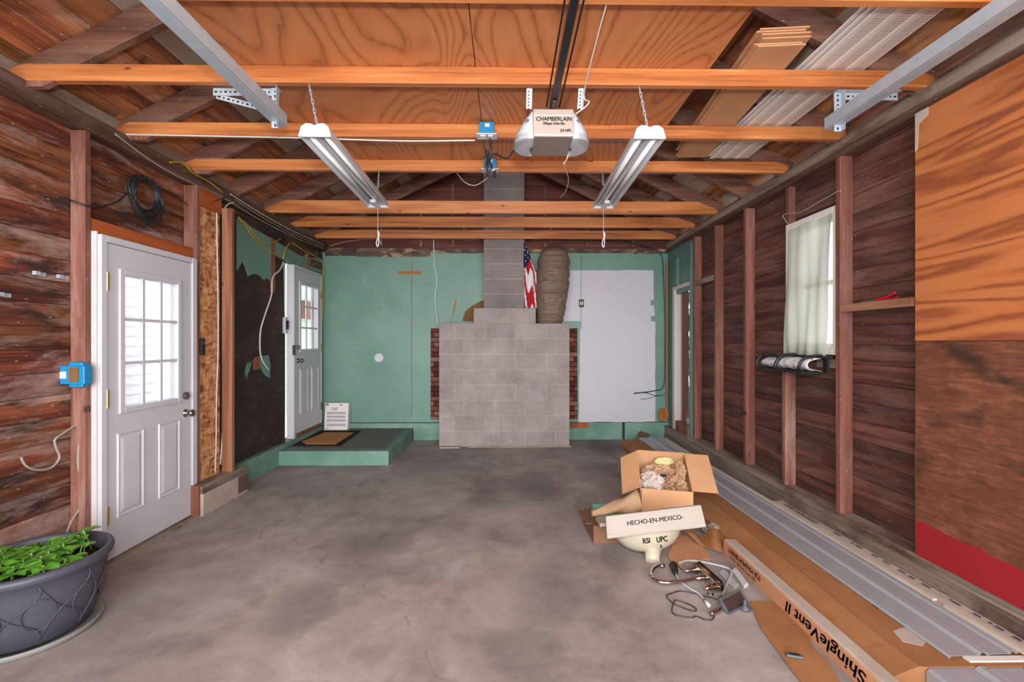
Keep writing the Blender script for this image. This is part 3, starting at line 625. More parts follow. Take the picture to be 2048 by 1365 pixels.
# right doorway remnant (door_3)
d3 = thing('door_3', 'stripped doorway with white jamb and foil insulation at the far right corner', 'door', (2.3, 5.9, .1), kind='structure')
MB().box(2.275, 2.36, 6.12, 6.19, .2, 2.12).box(2.275, 2.30, 5.60, 6.12, 2.08, 2.13).build('door_frame', m_jamb, d3)
MB().box(2.36, 2.375, 5.7, 6.12, .2, 2.1).build('white_panel', m_jamb, d3)
MB().box(2.33, 2.359, 5.68, 6.0, .25, 2.07).build('bare_stud', m_newstud, d3); MB().box(2.28, 2.36, 5.68, 6.1, .2, .32).build('bare_block', m_newstud, d3)
rows = []
for i in range(26):
    t = i/25; z = .33+t*1.75; wdt = .03+.07*max(0, 1-t*2.2)+.012*math.sin(t*40)
    rows.append([(2.31+.012*math.sin(j*2.1+i*1.3), 5.66+wdt*j/5+.01*math.sin(i*.9), z) for j in range(6)])
MB().sheet(rows, .002).build('foil_insulation', m_foil, d3)
MB().box(2.27, 2.30, 5.56, 5.60, .2, 2.6).build('green_corner_board', m_greenwood, d3)
# ---------------------------------------------------------------- window 1
w1 = thing('window_1', 'white vinyl window half hidden by the hanging cloth on the right wall', 'window', (2.3, 3.41, 1.29), kind='structure')
wy0, wy1, wz0, wz1 = 3.112, 3.69, 1.292, 2.335
def ringbox(mm, x0, x1, y0, y1, z0, z1, t):
    mm.box(x0, x1, y0, y0+t, z0, z1).box(x0, x1, y1-t, y1, z0, z1).box(x0, x1, y0+t, y1-t, z0, z0+t).box(x0, x1, y0+t, y1-t, z1-t, z1); return mm
ringbox(MB(), 2.285, 2.40, wy0, wy1, wz0, wz1, .045).build('window_frame', m_vinyl, w1, bevel=.004)
ringbox(MB(), 2.32, 2.35, wy0+.046, wy1-.046, wz0+.046, 1.83, .035).build('lower_sash', m_vinyl, w1, bevel=.003)
ringbox(MB(), 2.355, 2.38, wy0+.046, wy1-.046, 1.80, wz1-.046, .035).build('upper_sash', m_vinyl, w1, bevel=.003)
MB().box(2.334, 2.338, wy0+.08, wy1-.08, wz0+.08, 1.795).box(2.366, 2.37, wy0+.08, wy1-.08, 1.835, wz1-.08).build('glass_pane', m_glass, w1)
# hanging cloth
rows = []
N = 34
for i in range(N):
    t = i/(N-1); z = 2.285-t*(2.285-1.285); ya = 3.15+.06*t**2.5; yb = 3.64+.03*t; row = []
    for j in range(24):
        u = j/23; row.append((2.274-.006*math.sin(t*PI)-.014*t+.006*math.sin(u*26+t*2)*(.4+t)+.008*math.sin(u*9-t*5), ya+(yb-ya)*u, z))
    rows.append(row)
cur = thing('curtain', 'sheer off white cloth hanging over the right wall window', 'curtain', (2.27, 3.4, 2.28))
MB().sheet(rows).build('cloth', m_sheer, cur, smooth=True)
# black and white tray under the window
tr = thing('wall_tray', 'black framed tray with white crumpled lining below the window', 'tray', (2.2, 3.45, 1.2))
m = MB(); xa, xb = 2.10, 2.27
m.tube(spline([(2.24, 3.20, 1.285), (2.13, 3.21, 1.27), (2.09, 3.22, 1.21), (2.12, 3.24, 1.17), (2.2, 3.24, 1.16)], 5), .011, 8)
m.tube(spline([(2.22, 3.46, 1.285), (2.12, 3.47, 1.275), (2.075, 3.475, 1.21), (2.10, 3.48, 1.175), (2.2, 3.48, 1.165)], 5), .014, 8)
m.tube(spline([(2.22, 3.72, 1.285), (2.11, 3.73, 1.27), (2.07, 3.73, 1.21), (2.10, 3.73, 1.175), (2.2, 3.73, 1.165)], 5), .011, 8)
m.box(2.11, 2.13, 3.46, 3.73, 1.262, 1.28).box(2.09, 2.26, 3.20, 3.73, 1.155, 1.168).box(2.20, 2.27, 3.125, 3.45, 1.27, 1.284).box(2.25, 2.267, 3.16, 3.2, 1.17, 1.27)
m.build('frame', m_black, tr)
rows = []
for i in range(24):
    t = i/23; y = 3.19+.57*t
    rows.append([(2.235-.11*math.sin(a)+rng.uniform(-.004, .004), y+.012*math.sin(a*3+i), 1.22-.045*math.cos(a)+.006*math.sin(i*1.7+a*2)) for a in [k*PI/8 for k in range(9)]])
MB().sheet(rows, .002).build('white_lining', m_fwhite, tr, smooth=True)
tag(MB().box(2.275, XR-.002, 3.11, 3.30, 1.20, 1.262).build('sill_block', m_gray), 'short grey board under the window between studs', 'board')
tag(MB().tube(spline([atX(1677, 382, 2.262), atX(1640, 403, 2.262), atX(1600, 425, 2.262), atX(1568, 429, 2.262), atX(1570, 440, 2.262), atX(1576, 447, 2.262)], 5), .004, 6).build('wire', m_cable_g), 'thin old wire stretched above the right wall window', 'wire')

# ================================================================== STUDS
def stud(x0, x1, y0, y1, z0, z1, mat, label, group='wall studs'):
    return tag(MB().box(x0, x1, y0, y1, z0, z1).build('wall_stud', mat, bevel=.003), label, 'stud', group)
stud(XL+.003, -2.52, 2.757, 2.797, .012, 2.655, m_lstud, 'paint flecked stud just before the near left door, carrying the blue box')
stud(XL+.003, -2.50, 3.715, 3.752, .236, 2.655, m_lstud, 'dark stud just beyond the near left door, left of the chipboard strip')
stud(-2.50, -2.41, 4.035, 4.073, .236, 2.56, m_newstud, 'fresh tan stud between the chipboard strip and the black paper')
tag(MB().box(-2.53, -2.518, 3.755, 4.034, .236, 2.50).build('osb_panel', m_osb), 'tall strip of chipboard between two studs beyond the near left door', 'panel')
tag(MB().box(-2.56, -2.50, 3.755, 4.034, 2.502, 2.654).build('top_block', m_orange), 'brown board filling above the chipboard strip', 'board')
names = {5.49: 'stud beside the stripped far right doorway', 4.94: 'second stud from the far right doorway, with a pale smear', 4.32: 'reddish stud midway between doorway and right window', 3.106: 'wide stud at the near side of the right wall window'}
for yf, lab in names.items():
    stud(2.27, XR-.003, yf-.045, yf, .216, 2.649, m_rstud, lab)
stud(2.27, XR-.003, 3.67, 3.715, .216, 1.19, m_lstud, 'short pale edged stud standing below the right window')
stud(2.30, XR-.003, 3.67, 3.715, 2.338, 2.649, m_rstud, 'short stud rising above the right window')
stud(2.272, XR-.003, 2.462, 2.50, .216, 2.649, m_lstud, 'stud at the vertical edge of the right plywood sheets')
tag(MB().box(2.28, 2.315, 4.94, 5.46, 2.06, 2.12).build('cross_block', m_gray), 'pale crosspiece beside the stripped doorway at head height', 'board')
tag(MB().box(2.262, XR-.003, 2.505, 3.058, 1.585, 1.635).build('ledge_board', m_block_wood, bevel=.002), 'horizontal brown ledge board holding the red snips', 'ledge')
tag(MB().pyz([(2.478, 2.642), (2.40, 2.641), (2.40, 2.60), (2.455, 2.575), (2.462, 2.44), (2.478, 2.43)], 2.2535, 2.2548).build('paper_scrap', m_paperw), 'torn pale paper at the top corner of the right plywood', 'paper')
# red snips on the ledge
sn = thing('tin_snips', 'red handled snips lying on the ledge board', 'snips', (2.29, 2.78, 1.636))
MB().tube(spline([(2.28, 2.78, 1.645), (2.285, 2.72, 1.65), (2.275, 2.63, 1.672)], 5), .006, 8).tube(spline([(2.29, 2.78, 1.645), (2.31, 2.72, 1.645), (2.30, 2.64, 1.648)], 5), .006, 8).build('handle', m_redtool, sn)
MB().box(2.283, 2.291, 2.78, 2.90, 1.637, 1.646).build('blade', m_nickel, sn)
# right plywood sheets
tag(MB().box(2.255, 2.268, -.3, 2.478, 1.392, 2.64).build('plywood_sheet', m_ply_up), 'orange upper plywood sheet on the right wall', 'plywood', 'plywood sheets on the right wall')
tag(MB().box(2.255, 2.268, -.3, 2.474, .205, 1.389).build('plywood_sheet', m_ply_low), 'dark stained lower plywood sheet with red paint along its foot', 'plywood', 'plywood sheets on the right wall')

# ================================================================== JOISTS AND RAFTERS
jo = [(1.81, .089, -2.64, 2.31, 0), (2.423, .089, -2.65, 2.31, 0), (3.06, .089, -2.62, 2.31, 0), (3.67, .089, -2.60, 2.30, 1), (4.88, .133, -2.585, 2.29, 2), (5.47, .125, -2.59, 2.29, 2), (6.08, .112, -2.55, 2.29, 2)]
jl = ['ceiling joist nearest the camera, at the top edge of the picture', 'bright joist carrying the opener straps and track brackets', 'joist behind the opener with a white cable under it', 'joist at the far edge of the ceiling plywood', 'deep joist just beyond the far ends of the shop lights', 'deep joist second from the back wall', 'deep joist closest to the chimney']
for (y, h, xa, xb, cut), lab in zip(jo, jl):
    z0 = ZP; z1 = ZP+h
    if cut == 2: poly = [(xa+.03, z0), (xa, z0+.035), (xa+.02, z0+.045), (xa+.22, z1), (xb-.22, z1), (xb-.01, z0+.05), (xb, z0+.04), (xb-.02, z0)]
    else: poly = [(xa+.02, z0), (xa, z0+.02), (xa, z0+.05), (xa+.12, z1), (xb-.10, z1), (xb, z1-.03), (xb, z0)]
    tag(MB().pxz(poly, y, y+.038).build('ceiling_joist', m_joist, bevel=.002), lab, 'joist', 'ceiling joists')
    tag(MB().pxz([(xa+.09, z0-.0), (xa+.12, z0-.03), (xa+.21, z0-.03), (xa+.27, z0)], y+.002, y+.036).build('bearing_block', m_lstud), 'old stub under the left end of the '+{2.423: 'bright joist with the track brackets', 3.06: 'joist behind the opener', 3.67: 'joist at the plywood edge'}[y], 'block', 'stubs under joists') if y < 4 and y > 2 else None
rf = [(1.25, 'rafter pair out of sight above the camera'), (1.851, 'nearest'), (2.464, 'second'), (3.101, 'third'), (3.711, 'fourth'), (4.30, 'fifth'), (4.921, 'sixth'), (5.511, 'seventh'), (6.121, 'eighth')]
for k, (y, nm) in enumerate(rf):
    if k == 0: continue
    for sg, side in ((-1, 'left'), (1, 'right')):
        x0 = XC+sg*.022; x1 = XC+sg*2.55; zz = lambda x: ZP-.005+.5*(2.39-abs(x-XC))
        poly = [(x0, zz(x0)), (x1, zz(x1)), (x1, zz(x1)+.163), (x0, zz(x0)+.163)]
        tag(MB().pxz(poly, y, y+.042).build('rafter', m_rafter, bevel=.002), 'old brown rafter on the %s roof slope, %s counted from the camera' % (side, nm), 'rafter', 'roof rafters')
# plywood on joists
zt = ZP+.0905
tag(MB().box(-1.44, -.165, .6, 3.68, zt, zt+.012).build('ceiling_plywood', m_ply), 'left plywood sheet laid on the ceiling joists', 'plywood', 'ceiling plywood sheets')
tag(MB().box(-.160, 1.09, .6, 3.69, zt, zt+.012).build('ceiling_plywood', m_ply), 'right plywood sheet laid on the ceiling joists above the opener', 'plywood', 'ceiling plywood sheets')
# stacked brown siding planks
for i in range(6):
    a = thing('siding_plank', ['lowest', 'second lowest', 'third', 'fourth', 'fifth', 'topmost'][i]+' brown plank in the stack laid across joists at right', 'plank', (1.4, 3, zt+.009*i), 'brown planks stacked on the joists')
    dx = rng.uniform(-.02, .02)-.006*i; y0 = 2.24+rng.uniform(-.02, .02)-.012*i; M = Matrix.Translation((1.36+dx, y0, zt+.009*i)) @ Matrix.Rotation(-.085, 4, 'Z')
    MB().box(-.11, .12, 0, 1.37, .0, .0075, M).build('board', m_sidingb, a)
# soffit panels
def soffit(i, x, y0, y1, z):
    a = thing('soffit_panel', ['bottom white vented soffit panel of the stack on the right joists', 'middle soffit panel of the stack, shifted slightly left', 'top soffit panel of the stack, its plain edge showing left'][i], 'soffit', (x, y0, z), 'white soffit panels on the joists')
    p = []; W = .305; t = .0015
    for k in range(3):
        b = x+k*.1
        p += [(b, z+.009), (b+.004, z+.004), (b+.030, z+.004), (b+.034, z+.009)]
    up = p+[(x+.305, z+.009)]
    mm = MB(); mm.add([(q[0], y0, q[1]) for q in up]+[(q[0], y1, q[1]) for q in up], [(j, j+1, len(up)+j+1, len(up)+j) for j in range(len(up)-1)])
    o = mm.build('panel_strip', m_vinyl, a); s = o.modifiers.new('solid', 'SOLIDIFY'); s.thickness = .0012; s.offset = 1
    pm = MB()
    for k in range(3):
        b = x+k*.1; pm.box(b+.040, b+.094, y0+.002, y1-.002, z+.0080, z+.0086)
    if i == 0: pm.build('perforated_band', m_perf, a)
soffit(0, 1.635, .5, 3.63, zt+.001); soffit(1, 1.615, .48, 3.62, zt+.016); soffit(2, 1.595, .5, 3.60, zt+.031)

# ================================================================== CHIMNEY
ch = thing('chimney', 'grey concrete block chimney stepped in tiers against the green back wall', 'chimney', (-.02, 6.1, 0))
YF = 5.995
def blocks(x0, x1, yf, yb, z0, n, off, mat, name, h=.203, wd=.405):
    mm = MB(); jm = .004
    for r in range(n):
        s = x0-((wd/2) if (r+off) % 2 else .08); za = z0+r*h
        while s < x1-.02:
            a, b = max(s, x0), min(s+wd, x1)
            if b-a > .03: mm.box(a+jm, b-jm, yf, yf+.10, za+jm, za+h-jm)
            s += wd
        mm.box(x0+jm, x0+.1, yf+.101, yb, za+jm, za+h-jm); mm.box(x1-.1, x1-jm, yf+.101, yb, za+jm, za+h-jm)
    o = mm.build(name, mat, ch, bevel=.003)
    MB().box(x0+.004, x1-.004, yf+.003, yb-.001, z0, z0+n*h-.003).build('mortar', m_mortar, o)
blocks(-.883, .842, YF, 6.40, 0, 8, 0, m_block, 'hearth_base')
blocks(-.43, .398, YF+.015, 6.40, 1.624, 1, 1, m_block, 'shoulder', wd=.9)
blocks(-.306, .252, 6.17, 6.40, 1.827, 12, 0, m_block2, 'flue_column', wd=1.2)
MB().box(-.86, -.6, 5.90, 5.994, 0, .012).box(-.5, .86, 5.95, 5.994, 0, .008).build('mortar_spill', m_mortar, ch)
# torn opening with insulation beside the flue
tag(MB().pxz([(q.x, q.z) for q in (atY(a, b, 6.43) for a, b in ((925, 642), (930, 625), (940, 615), (955, 606), (975, 597), (990, 620), (985, 643), (950, 643)))], 6.415, 6.448).build('insulation_batt', m_insul), 'brown insulation showing in the torn panel left of the flue', 'insulation')
tag(MB().pxz([(q.x, q.z) for q in (atY(a, b, 6.44) for a, b in ((903, 640), (908, 612), (911, 599), (913, 604), (908, 626)))], 6.438, 6.449).build('wood_splinter', m_foam), 'thin tan splintered scar on the green panel left of the chimney', 'splinter')
# small things on back wall
tag(MB().lathe([(0, 0), (.064, 0), (.062, .006), (0, .007)], Matrix.Translation((atY(758, 716, YB).x, YB-.001, atY(758, 716, YB).z)) @ Matrix.Rotation(PI/2, 4, 'X'), 32).build('cover_plate', m_plast), 'round white cover plate on the green back wall', 'cover')
p = atY(796, 547, YB); q = atY(843, 543, YB)
tag(MB().box(p.x, q.x, YB-.008, YB-.001, p.z-.012, q.z+.0).build('wood_strip', m_foam), 'short orange wood strip high on the green back wall', 'strip')
eb = thing('outlet_box', 'small dark electrical box on the white painted panel', 'outlet', (1.07, YB, 1.93))
MB().box(1.035, 1.105, YB-.012, YB-.0045, 1.87, 1.98).build('plate', m_graydark, eb); MB().box(1.05, 1.065, YB-.016, YB-.0125, 1.90, 1.95).box(1.075, 1.09, YB-.016, YB-.0125, 1.90, 1.95).build('socket', m_jamb, eb)
# corner conduit, pipe and foam at right back
def cable(pts, r, mat, name, label, cat='cable', n=6, group=None):
    return tag(MB().tube(spline(pts, n), r, 8).build(name, mat, smooth=True), label, cat, group)
cable([atY(1052, 481, 6.42), atY(1180, 482, 6.42), atY(1250, 484, 6.42), atY(1300, 496, 6.42), atY(1320, 508, 6.42), atY(1326, 530, 6.42), atY(1330, 640, 6.42), atY(1330, 700, 6.42), atY(1328, 770, 6.42), atY(1310, 782, 6.42), atY(1268, 787, 6.42)], .007, m_cable_b, 'cable', 'black cable running along the top and down the right back corner')
cable([atY(1268, 788, 6.40), atY(1290, 786, 6.40), atY(1312, 792, 6.41), atY(1330, 790, 6.41)], .004, m_cable_b, 'cable', 'upper loose black wire end crossing the white panel')
cable([atY(1281, 799, 6.41), atY(1300, 797, 6.42), atY(1316, 791, 6.42)], .003, m_cable_b, 'cable', 'lower thin black wire end crossing the white panel')
tag(MB().box(2.262, 2.28, 6.39, 6.41, .45, 2.52).build('corner_strip', m_foam), 'orange brown vertical strip in the right back corner', 'strip')
def blob(name, c, rad, mat, seed, amp=.25, freq=3.0, parent=None, sub=4, flat=None, ridged=True):
    bm = bmesh.new(); bmesh.ops.create_icosphere(bm, subdivisions=sub, radius=1)
    for v in bm.verts:
        n = v.co.normalized(); s = Vector((seed*3.1, seed*1.7, seed*.9))
        d = noise.fractal(n*freq+s, .6, 2.2, 4)
        if ridged: d = .5-abs(noise.noise(n*freq*1.3+s))*2+d*.4
        q = n*(1+amp*d); v.co = Vector((c[0]+q.x*rad[0], c[1]+q.y*rad[1], c[2]+q.z*rad[2]))
        if flat is not None and v.co.z < flat: v.co.z = flat
    for f in bm.faces: f.smooth = not ridged
    me = bpy.data.meshes.new(name); bm.to_mesh(me); bm.free(); me.materials.append(mat)
    o = bpy.data.objects.new(name, me); C.objects.link(o)
    if parent is not None: attach(o, parent)
    return o
tag(blob('spray_foam', atY(1327, 830, 6.37), (.06, .035, .075), m_foam, 3, .7), 'lump of orange spray foam low in the right back corner', 'foam')
cable([atY(867, 478, 6.43), atY(869, 530, 6.435), atY(874, 560, 6.43), atY(870, 600, 6.43), atY(876, 650, 6.38)], .008, m_cable_w, 'cable', 'white cable hanging down the back wall left of the chimney')
# bag on the shoulder
bg_ = thing('storage_bag', 'tall wrinkled brown nylon bag standing on the chimney ledge', 'bag', (.6, 6.2, 1.628))
bm = MB(); rows = []; Ht = 1.04; cx = lambda t: .592+.02*math.sin(t*2.5)+.05*t; NA = 64; NT = 110
for i in range(NT+1):
    t = i/NT; z = 1.632+Ht*t
    hw = .185+.04*math.sin(min(1, t*1.1)*PI*.75)
    if t > .84: hw *= math.sqrt(max(.0, 1-((t-.84)/.165)**2))
    if t < .04: hw *= .88+3*t
    rows.append([]);
    for k in range(NA):
        a = 2*PI*k/NA; ca, sa = math.cos(a), math.sin(a); sx_ = abs(ca)**.75*(1 if ca > 0 else -1); sy_ = abs(sa)**.75*(1 if sa > 0 else -1)
        q = Vector((ca*1.2, sa*1.2, t*13)); w_ = noise.fractal(q+Vector((noise.noise(Vector((ca, sa, t*5)))*1.2, 0, 2)), .7, 2.1, 4)
        fold = -.018*abs(noise.noise(Vector((ca*2.0+1, sa*2.0, t*22+noise.noise(Vector((ca*2, sa*2, t*4)))*3))))
        seam = -.012*math.exp(-((t*6.2 % 1)-.5)**2*60)
        rr = 1+w_*.05
        rows[-1].append((cx(t)+sx_*(hw*rr+fold+seam), 6.205+sy_*(min(.16, hw*.85)*rr+fold+seam), z))
for R in rows: R.append(R[0])
bm.sheet(rows); bm.build('fabric_cover', m_bag, bg_, smooth=True, merge=True)
MB().box(.45, .72, 6.09, 6.15, 1.6275, 1.64).build('strap', m_black, bg_)
# flag beside the flue
fl = thing('flag', 'furled american flag hanging between the flue and the brown bag', 'flag', (.30, 6.2, 1.83))
NR, NC = 60, 22; mm = MB(); V = []
for i in range(NR):
    t = i/(NR-1); z = 2.72-t*.885
    x0 = .235+.02*t*t; x1 = .245+.16*min(1, t*2.2)**.8+.02*t
    for j in range(NC):
        u = j/(NC-1); V.append(Vector((x0+(x1-x0)*u, 6.16+.018*math.sin(u*14+t*3)+.012*math.sin(u*5-t*7)+.03*u, z)))
fs = []; mi = []
for i in range(NR-1):
    for j in range(NC-1):
        t = i/(NR-1); u = j/(NC-1)
        s = (u*3.4-t*3.6+.8*math.sin(u*7)) % 2
        c = 2 if t < .40-.20*u and t < .38 else (0 if s < 1 else 1)
        fs.append((i*NC+j, i*NC+j+1, (i+1)*NC+j+1, (i+1)*NC+j)); mi.append(c)
for f, c in zip(fs, mi): mm.m = c; mm.add([], []); mm.f.append(list(f)); mm.mi.append(c)
mm.v = V
o = mm.build('flag_cloth', [m_red, m_fwhite, m_navy], fl, smooth=True)
for (a, b) in ((1052, 494), (1055, 503), (1051, 511), (1056, 516), (1052, 522), (1055, 507), (1050, 500)):
    q = atY(a, b, 6.13); MB().prism([(q.x+(.011 if k % 2 == 0 else .0045)*math.sin(k*PI/5), q.z+(.011 if k % 2 == 0 else .0045)*math.cos(k*PI/5)) for k in range(10)], lambda p_, t_: (p_[0], t_, p_[1]), 6.131, 6.134).build('star', m_fwhite, fl)
# carton, mat on the landing
p0 = atY(648, 862, 6.29); p1 = atY(695, 862, 6.29)
cb = thing('carton', 'flat white printed carton leaning in the corner on the landing', 'carton', (p0.x, 6.3, .163))
lean = Matrix.Translation((0, 6.29, .164)) @ Matrix.Rotation(-.12, 4, 'X')
MB().box(p0.x, p1.x, 0, .10, 0, .37, lean).build('box_body', m_vinyl, cb, bevel=.003)
g_ = G('faint_print', .8, .1); v_ = g_.noise(g_.map(g_.co(), (1, 1, .12)), 260, 2); m_print = g_.done(g_.mix(g_.thr(v_, .42, .55), (206, 200, 202), (150, 142, 150)))
for zz in (.055, .115, .165, .215): MB().box(p0.x+.03, p1.x-.03, -.001, -.0002, zz, zz+.032, lean).build('print_block', m_print, cb)
m_ri = plain('brown_red_ink', (150, 90, 80), .8)
for (u0, u1, v0, v1) in ((.01, .05, .335, .36), (.20, .24, .335, .35), (.02, .05, .015, .025)): MB().box(p0.x+u0, p0.x+u1, -.001, -.0002, v0, v1, lean).build('red_print', m_ri, cb)
fr_ = lean @ Vector((p0.x+.12, -.002, .285))
text('758', .055, fr_, (1, 0, 0), (0, .12, 1), m_devgrey, cb, shear=.4)
dm = thing('doormat', 'brown rectangular doormat with dark border on the green landing', 'mat', (-2.1, 5.7, .163))
def quadprism(pts, z0, z1): return MB().pxy([(q.x, q.y) for q in pts], z0, z1)
quadprism([atZ(585, 893, .163), atZ(680, 893, .163), atZ(722, 863, .163), atZ(640, 863, .163)], .163, .171).build('border', m_darkmat, dm)
quadprism([atZ(612, 889, .172), atZ(672, 889, .172), atZ(708, 866, .172), atZ(650, 866, .172), atZ(604, 884, .172)], .1715, .178).build('coir_pile', m_mat, dm)

# ================================================================== CEILING EQUIPMENT
# garage door opener
op = thing('garage_door_opener', 'white and beige garage door opener hanging from the bright joist', 'garage door opener', (.27, 2.45, 2.45))
yo = 2.36; cxo = atY(1107, 260, yo).x; ztop = atY(1107, 218, yo).z; zmid = atY(1107, 272, yo).z; zbot = atY(1107, 309, yo+.02).z
hw = .105
hb = MB().pyz([(yo, zmid), (yo, ztop), (yo+.245, ztop), (yo+.245, zmid)], cxo-hw, cxo+hw).build('housing', m_tan, op, bevel=.004)
MB().pyz([(yo+.004, zmid-.004), (yo+.243, zmid-.004), (yo+.243, zmid-.0005), (yo+.004, zmid-.0005)], cxo-hw+.004, cxo+hw-.004).build('bottom_panel', m_taupe, op)
MB().box(cxo-hw+.004, cxo+hw-.004, yo-.004, yo-.0005, zmid-.002, zmid+.006).box(cxo-hw, cxo+hw, yo-.002, yo-.0005, ztop-.035, ztop-.033).build('trim_strip', m_vinyl, op)
text('CHAMBERLAIN', .030, (cxo+.003, yo-.0012, atY(1107, 238.5, yo).z), (1, 0, 0), (0, 0, 1), m_ink, op, 'brand_lettering', sx=.92, off=.0004)
text('Whisper Drive Plus', .020, (cxo+.0, yo-.0012, atY(1107, 247.5, yo).z), (1, 0, 0), (0, 0, 1), m_ink, op, 'script_lettering', sx=.72, shear=.4, off=.0005)
text('3/4 HPS', .022, (cxo+.063, yo-.0012, atY(1107, 261.5, yo).z), (1, 0, 0), (0, 0, 1), m_ink, op, 'rating_lettering', sx=.8, off=.0005)
HC = ztop+.004-zmid+.006
def lens_pt(sg, t, a, off=0.0):
    if t < .72:
        q = t/.72; z = ztop+.004-HC*q; k = math.sin(PI/2*min(1, .12+.88*q))**.9; wd = .104*k; dp = .116*(.75+.25*k); yc = yo+.124
    else:
        q = (t-.72)/.28; z = ztop+.004-HC-.006*math.sin(q*PI/2); k = math.cos(q*PI/2*.92); wd = .104*k; dp = .116*(.35+.65*k); yc = yo+.124+.05*q
    return Vector((cxo+sg*(hw-.004+(wd+off)*max(0, math.cos(a))**.75), yc+(dp+off)*math.sin(a), z-(off if t > .72 else 0)))
for sg in (-1, 1):
    rows = [[lens_pt(sg, i/26, -PI/2+PI*j/16) for j in range(17)] for i in range(27)]
    cv = MB().sheet(rows).build('light_cover', m_lens, op, smooth=True)
    q = cv.modifiers.new('solid', 'SOLIDIFY'); q.thickness = .003
    m = MB()
    for k in range(8):
        t = .60+.035*k; m.tube([lens_pt(sg, t, -PI/2+PI*j/16, .001) for j in range(1, 9)], .0012, 5)
    m.build('vent_slat', m_taupe, cv)
    q = lens_pt(sg, .27, -PI/2+.35)
    MB().lathe([(0, 0), (.013, 0), (.012, .005), (0, .007)], Matrix.Translation(q+Vector((0, .003, 0))) @ Matrix.Rotation(PI/2, 4, 'X'), 16, sx=1.0, sy=.75).build('lens_clip', m_devgrey, cv)
# straps, rail
for px, pb in ((1061, 1057), (1166, 1158)):
    a = atY(px, 177, 2.45); b = atY(pb, 218, 2.50); M = frame((a+b)/2, (1, 0, 0), b-a); L = (b-a).length/2
    m = MB(); m.box(-.017, .010, -L, L, -.002, .0, M); m.box(.010, .0125, -L, L, -.022, 0, M)
    s_ = m.build('hanging_strap', m_galv, op)
    m = MB()
    for k in range(8): m.box(-.008, -.001, -L+.012+k*.0165, -L+.019+k*.0165, -.0028, -.0021, M); m.box(-.008, -.001, -L+.012+k*.0165, -L+.019+k*.0165, .0001, .0008, M)
    m.build('hole', m_ink, s_)
rl = MB().box(cxo-.016, cxo+.016, -.6, yo+.1, ztop+.012, ztop+.045).box(cxo-.012, cxo+.012, yo-.07, yo+.02, ztop-.0, ztop+.012).build('drive_rail', m_blackm, op, bevel=.003)
MB().tube([(cxo-.036, -.6, ztop+.03), (cxo-.034, yo+.03, ztop+.025)], .004, 6).tube([(cxo+.036, -.6, ztop+.03), (cxo+.034, yo+.03, ztop+.025)], .004, 6).build('drive_belt', m_ink, op)
cable([(.50, .4, 2.80), (.42, 1.5, 2.79), atY(1170, 175, 2.40), atY(1178, 205, 2.44), (cxo+.13, 2.45, ztop+.02)], .0035, m_cable_w, 'wire', 'thin white wire running forward from the opener strap', 'wire')
cable([atY(1139, 304, 2.58), atY(1133, 320, 2.585), atY(1128, 330, 2.55), atY(1137, 360, 3.0), atY(1130, 385, 3.4), atY(1120, 396, 3.6)], .0025, m_cable_w, 'wire', 'thin white wire drooping from the opener underside', 'wire')
# blue outlet boxes
def outlet(px0, px1, ytop, ysplit, ybot, Y, lab):
    a = atY(px0, ysplit, Y-.05); b = atY(px1, ysplit, Y-.05); zt_ = atY(px0, ytop, Y-.05).z; zb_ = atY(px0, ybot, Y-.05).z
    t = thing('outlet_box', lab, 'outlet', ((a.x+b.x)/2, Y-.03, zb_), 'blue outlet boxes on the joists')
    xm = (a.x+b.x)/2; hwd = (b.x-a.x)/2
    MB().box(xm-hwd*.72, xm+hwd*.72, Y-.055, Y-.001, a.z+.002, zt_).build('blue_box', m_blue, t, bevel=.003)
    MB().box(xm-hwd, xm+hwd, Y-.085, Y-.001, a.z-.006, a.z+.001).build('cover_plate', m_plast, t, bevel=.002)
    MB().box(xm-hwd*.62, xm-hwd*.1, Y-.07, Y-.02, a.z-.013, a.z-.0062).box(xm+hwd*.15, xm+hwd*.6, Y-.07, Y-.02, a.z-.013, a.z-.0062).build('socket', m_fwhite, t)
    MB().box(xm-.012, xm+.018, Y-.0565, Y-.0555, zt_-.035, zt_-.012).build('paper_label', m_fwhite, t)
    return t, xm, a.z
t1_, x1_, z1_ = outlet(953, 994, 244, 271, 283, 3.06, 'blue outlet box with white plate on the joist beside the opener')
t2_, x2_, z2_ = outlet(963, 997, 317, 340, 350, 3.67, 'blue outlet box with plugged cords on the joist behind')
cable([(x1_+.02, 3.02, z1_-.012), atY(981, 300, 3.02), atY(978, 320, 3.05), atY(984, 335, 3.1), atY(977, 345, 3.3), atY(976, 352, 3.6), (x2_-.02, 3.63, z2_-.02)], .006, m_cable_b, 'power_cord', 'bunched black cord hanging between the two blue boxes', 'cord')
cable([atY(976, 352, 3.58), atY(974, 330, 3.2), atY(976, 318, 3.05), atY(990, 308, 3.0), atY(1002, 314, 2.95), atY(1015, 317, 2.8), atY(1025, 305, 2.65), (cxo-.17, 2.52, zmid+.03)], .006, m_cable_b, 'power_cord', 'black opener cord swooping to the blue box behind', 'cord')
for k in range(3):
    cable([atY(972+k*5, 300+k*2, 3.0), atY(974+k*3, 318, 2.99+k*.01), atY(970+k*6, 335, 2.99), atY(975+k*3, 348, 3.0)], .005, m_cable_b, 'power_cord', 'black cord strand looped over the front of the rear blue box', 'cord', group='bunched cord strands')
for dx in (-.02, .035):
    tag(MB().box(x2_+dx-.012, x2_+dx+.012, 3.60, 3.63, z2_-.06, z2_-.008).build('cord_plug', m_black, bevel=.004), 'black plug pushed into the %s socket of the rear blue box' % ('left' if dx < 0 else 'right'), 'plug')
